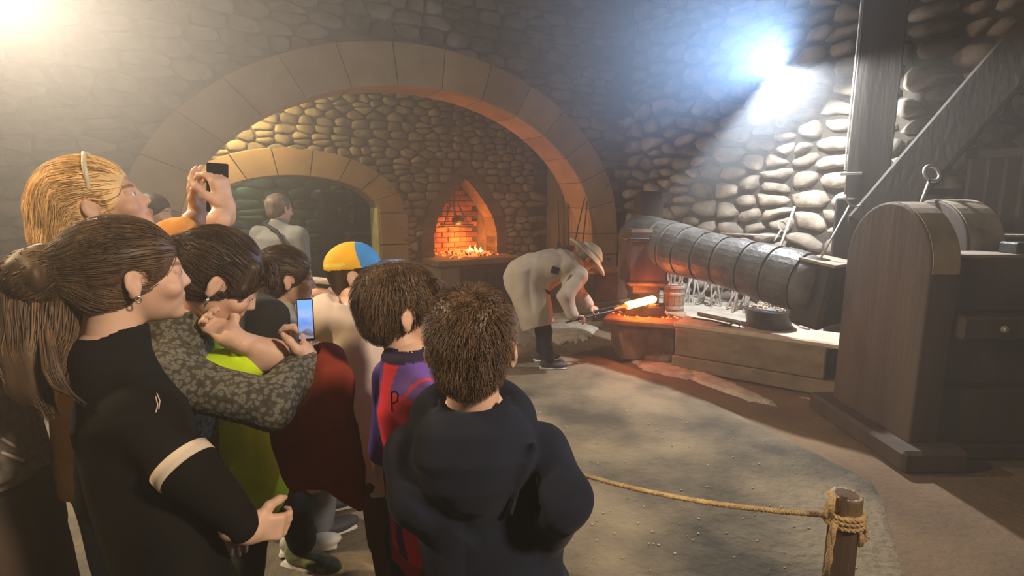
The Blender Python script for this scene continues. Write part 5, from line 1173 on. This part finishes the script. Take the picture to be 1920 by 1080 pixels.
# --- boy in the navy hoodie, back to the camera
C_navy = cloth('navy_fleece', (.013, .016, .030), (.009, .011, .021), bump=.3, sheen=0); C_navy.node_tree.nodes['Principled BSDF'].inputs['Sheen Weight'].default_value = .04; C_navy.node_tree.nodes['Principled BSDF'].inputs['Sheen Roughness'].default_value = .5
def hoodie10(f, J):
    nb, fw, rt = J['nb'], J['fw'], J['rt']; Rk = rot_h(-6, 0)
    # rim of the hood lying round the neck, then the hanging pouch with its pointed fold
    n = 22; pts = []
    for i in range(n+1):
        t = 2*PI*i/n; x = math.sin(t)*.094; y = -math.cos(t)*.080; pts.append(nb+rt*x+fw*(y+.012)+UP*(.022-.030*math.cos(t)*(-1 if False else 1)*.6+.012))
    for i in range(n): f.cap(pts[i]-UP*.026, pts[i+1]-UP*.026, .018, .018, .03)
    c = nb-fw*.088-UP*.055; f.loft(c+UP*.095+fw*.045, c-UP*.105+fw*.004, rt, [0, .2, .45, .7, .88, 1], [.070, .104, .118, .094, .052, .018], [.030, .060, .076, .070, .050, .018], .012)
    f.ell(nb+UP*.055-fw*.008, (.066, .060, .070), .02, 'sub', rot=Rk)
    # V fold down the middle, two creases at the sides
    for a, b, r in (((-.055, .055), (-.006, -.055), .010), ((.058, .055), (.008, -.055), .010)):
        f.cap(c+rt*a[0]+UP*a[1]-fw*.098, c+rt*b[0]+UP*b[1]-fw*.080, r*2.8, r*1.6, .012, 'sub')
    f.chain([c-UP*.030-rt*.125-fw*.018, c-UP*.085-rt*.07-fw*.034, c-UP*.122-fw*.038, c-UP*.085+rt*.07-fw*.034, c-UP*.030+rt*.125-fw*.018], [.014, .018, .020, .018, .014], .008, 'sub')
    f.cap(c+rt*.105+UP*.04-fw*.01, c+rt*.062-UP*.075-fw*.03, .010, .010, .02)
    f.cap(J['sh'][1]+rt*.01-fw*.05, J['A'][1][0]-fw*.05-rt*.05, .008, .006, .02, 'sub')
t10 = person('boy with short brown hair in a navy hooded sweatshirt seen from behind', W(884, 648, 1.0), 1, -4, 0, .212, 1.42, W(890, 782, 1.03), -4, .122, .10, W(928, 1085, 1.06), .66, C_navy, cloth('dark_blue_trousers', (.03, .035, .05)),
    {1: (W(1048, 935, .945), W(1000, 1030, 1.10), dict(d=nrm((-.7, .5, -.2)), pn=(0, 1, 0), th=(0, 0, 1), s=.14, curl=(.6, .6, .6, .6))), -1: (W(790, 925, 1.0), W(850, 1000, 1.16), dict(d=nrm((.7, .5, -.2)), pn=(0, 1, 0), th=(0, 0, 1), s=.14, curl=(.6, .6, .6, .6)))}, tseed=12, hh=.0035, gh=.005, fold=.0065, toppost=hoodie10, collar=.060, topname='hoodie', armr=(.055, .056, .050), neck_r=.047, hemw=1.08)
def hb10(f, q):
    s = .212; f.ell(q(0, -.08, .14), q(.378, .47, .400), .02*s); f.ell(q(0, -.22, -.10), q(.30, .26, .30), .06*s); f.ell(q(0, .48, -.17), q(.38, .36, .40), .03*s, 'sub')
    for e in (-1, 1): f.ell(q(.43*e, .03, -.08), q(.15, .17, .20), .02*s, 'sub')
    f.plane(q(0, 0, -.36), (0, .25, -1), .04*s)
hair(t10['e'], H_br, t10['hc'], t10['R'], .212, hb10, .0035, lambda l: np.array([l[0]*.9, (l[1])*.6, -.9+1.2*(l[2] > .38)*.6]), 7500, .020, .0009, .22, .55, 3)
# --- the smith
C_smock = cloth('linen_smock', (.66, .56, .44), (.54, .45, .35), sc=4); T = 5.12
sE = person('smith in a long pale smock and floppy hat bending over the anvil with tongs', W(1101, 484, T+.04), 84, -48, 0, .23, 1.72, W(1077, 495, T+.02), 84, .165, .12, W(1000, 550, T), .92, C_smock, cloth('dark_blue_work_trousers', (.028, .035, .06)),
    {1: (W(1060, 556, T-.20), W(1074, 592, T-.20), dict(d=nrm((1, .1, -.15)), pn=(0, -.3, -1), th=(.1, 1, 0), s=.18, curl=(.75, .8, .85, .9))), -1: (W(1082, 548, T+.14), W(1104, 573, T+.10), dict(d=nrm((1, -.1, -.5)), pn=(0, .3, -1), th=(.1, -1, .3), s=.18, curl=(.75, .8, .85, .9)))},
    {1: (W(1022, 622, T-.08), (.35, 4.90, .09), 88), -1: (W(1016, 622, T+.14), (.30, 5.16, .09), 80)}, tseed=13, hh=.006, gh=.010, shoes=MATS['trainer_dark'], fold=.010, sk=SK2, topname='smock', collar=.064, neck_r=.05, xpts=[W(950, 500, T), W(1040, 640, T), W(980, 520, T+.25), W(980, 520, T-.25)], armr=(.085, .080, .062),
    toppost=lambda f, J: (f.loft(V3(W(984, 520, T)), V3(W(1010, 613, T-.02)), (0, 1, 0), [0, .3, .7, 1], [.20, .23, .23, .22], [.15, .19, .175, .155], .08, flat1=True), f.ell(V3(W(980, 520, T)), (.17, .21, .19), .10), f.ell(V3(W(1026, 498, T)), (.22, .20, .155), .12), f.ell(V3(W(1060, 492, T)), (.12, .19, .11), .1)))
hair(sE['e'], H_gr, sE['hc'], sE['R'], .23, lambda f, q: crown(f, q, .23, .04), .007)
htE = empty('hat', W(1103, 475, T), 'floppy pale felt hat with a wide brim on the smith', 'hat'); Rs = sE['R']; ps = lambda *a: sE['hc']+Rs@(np.array(a)*.23)
def hatb(f):
    s = .23; f.ell(ps(0, -.06, .26), (.42*s, .50*s, .40*s), .02, rot=Rs); f.loft(ps(0, -.02, .26), ps(0, -.02, .05), Rs[:, 0], [0, .4, 1], [.45*s, .72*s, .92*s], [.5*s, .85*s, 1.05*s], .04); f.loft(ps(0, -.02, .16), ps(0, -.02, -.2), Rs[:, 0], [0, .3, .45, 1], [.36*s, .50*s, .80*s, 1.3*s], [.44*s, .6*s, .95*s, 1.6*s], .01, 'sub')
    f.plane(ps(0, 0, .0), -Rs[:, 2])
garment('felt', cloth('pale_felt', (.62, .50, .32)), htE, hatb, [ps(0, 0, .5), ps(0, 0, 0)], .30, .007, .012, 9)
cpt = V3(W(1041, 507, T-.26)); MB().box((0, 0, 0), (.075, .012, .065), frame(cpt, (1, .1, -.3), (.3, 0, 1)), bev=.004).build('pocket_patch', cloth('dark_patch', (.02, .025, .05)), sE['e'])
ft = empty('forge_tongs', W(1100, 590, T), 'long black tongs gripping the hot bar in the hands of the smith', 'tongs')
tip = V3(hotb)
for e, w_ in ((-1, W(1078, 600, T-.20)), (1, W(1106, 586, T+.05))):
    mid = V3(w_)*.3+tip*.7; MB().tube([tuple(V3(w_)-nrm(tip-V3(w_))*.10), w_, tuple(mid+np.array([0, 0, .012*e])), tuple(tip+np.array([0, .015*e, .02*e]))], [.010, .011, .013, .012], 8).build('handle', M_iron, ft, smooth=True)
MB().lathe([(.018, -.02), (.02, -.01), (.02, .01), (.018, .02)], 8, Matrix.Translation(V3(W(1092, 593, T-.08))*.3+tip*.7)).build('rivet', M_iron, ft)
# --- man before the doorway
C_gs = cloth('grey_white_shirt', (.25, .24, .21), (.20, .19, .165), sc=4)
d_ = person('man in a loose grey-white shirt seen from behind before the doorway arch', W(524, 391, 4.3), 28, -6, 0, .225, 1.66, W(522, 420, 4.3), 15, .185, .13, None, .85, C_gs, cloth('grey_work_trousers', (.09, .09, .09)), hh=.007, gh=.012, shoes=MATS['trainer_dark'], tseed=14, fold=.010, eyes=False, armr=(.075, .065, .055))
hair(d_['e'], H_gr, d_['hc'], d_['R'], .225, lambda f, q: crown(f, q, .225, .035), .006)
sp_ = MB(); n0 = d_['nb']; rt_, fw_ = d_['rt'], d_['fw']; sp_.tube([n0-rt_*.04-fw_*.10-UP*.0, n0+rt_*.08-fw_*.125-UP*.05, n0+rt_*.16-fw_*.14-UP*.16, n0+rt_*.22-fw_*.10-UP*.32], .014, 6); sp_.build('shoulder_strap', mat('black_strap', (.02, .02, .02), .7, bump=0), d_['e'], smooth=True)
# --- person cut off by the left edge
C_gk = cloth('grey_brown_knit', (.24, .20, .16), (.13, .11, .09), sc=60, bump=.6, bs=200)
x_ = person('person in a grey-brown knit top cut off by the left edge of the picture', W(-75, 600, 1.30), 60, -5, 0, .215, 1.46, W(-70, 715, 1.28), 60, .14, .11, W(20, 960, 1.32), .93, C_gk, cloth('brown_trousers', (.09, .06, .045)), None, tseed=15, fold=.007, hh=.006)
hair(x_['e'], H_dk, x_['hc'], x_['R'], .215, lambda f, q: crown(f, q, .215, .06), .006)
for k, (a, b) in enumerate((((-6, 818), (24, 838)), ((-6, 846), (44, 866)))): pass
# small prints laid on the cloth: find the cloth surface along a line of sight from a point beside it, once, in world space
def on_cloth(o, px, py, lift=.0015):
    from mathutils.bvhtree import BVHTree
    if o.name not in BV:
        me = o.data; vs_ = [o.matrix_world @ v.co for v in me.vertices]; BV[o.name] = BVHTree.FromPolygons(vs_, [p_.vertices[:] for p_ in me.polygons])
    r = ray(px, py).normalized(); loc, n, i, d = BV[o.name].ray_cast(Vector((0, 0, EYE)), r)
    return None if loc is None else loc+n*lift
BV = {}
bpy.context.view_layer.update()
def child(e, nm): return [o for o in COL.objects if o.parent == e and o.name.split('.')[0] == nm][0]
def print_on(e, nm, strokes, r, m, name):
    c = child(e, nm); mb = MB()
    for st in strokes:
        P = []
        for i in range(len(st)-1):
            for k in range(4): P.append((st[i][0]+(st[i+1][0]-st[i][0])*k/4, st[i][1]+(st[i+1][1]-st[i][1])*k/4))
        P.append(st[-1]); Q = [on_cloth(c, *p_) for p_ in P]; Q = [q for q in Q if q is not None]
        if len(Q) > 1: mb.tube(Q, r, 6)
    if mb.v: mb.build(name, m, e, smooth=True)
print_on(f9['e'], 'shirt', [[(734, 735), (736, 772)], [(734, 735), (742, 733), (747, 740), (746, 752), (736, 756)]], .0016, M_let, 'letter')
print_on(g['e'], 'sweatshirt', [[(293, 738), (299, 752), (297, 768)], [(291, 744), (295, 760), (292, 774)]], .0011, C_stripe, 'emblem')
print_on(x_['e'], 'shirt', [[(1, 822), (28, 838)], [(1, 848), (44, 864)]], .004, C_stripe, 'pale_strap')
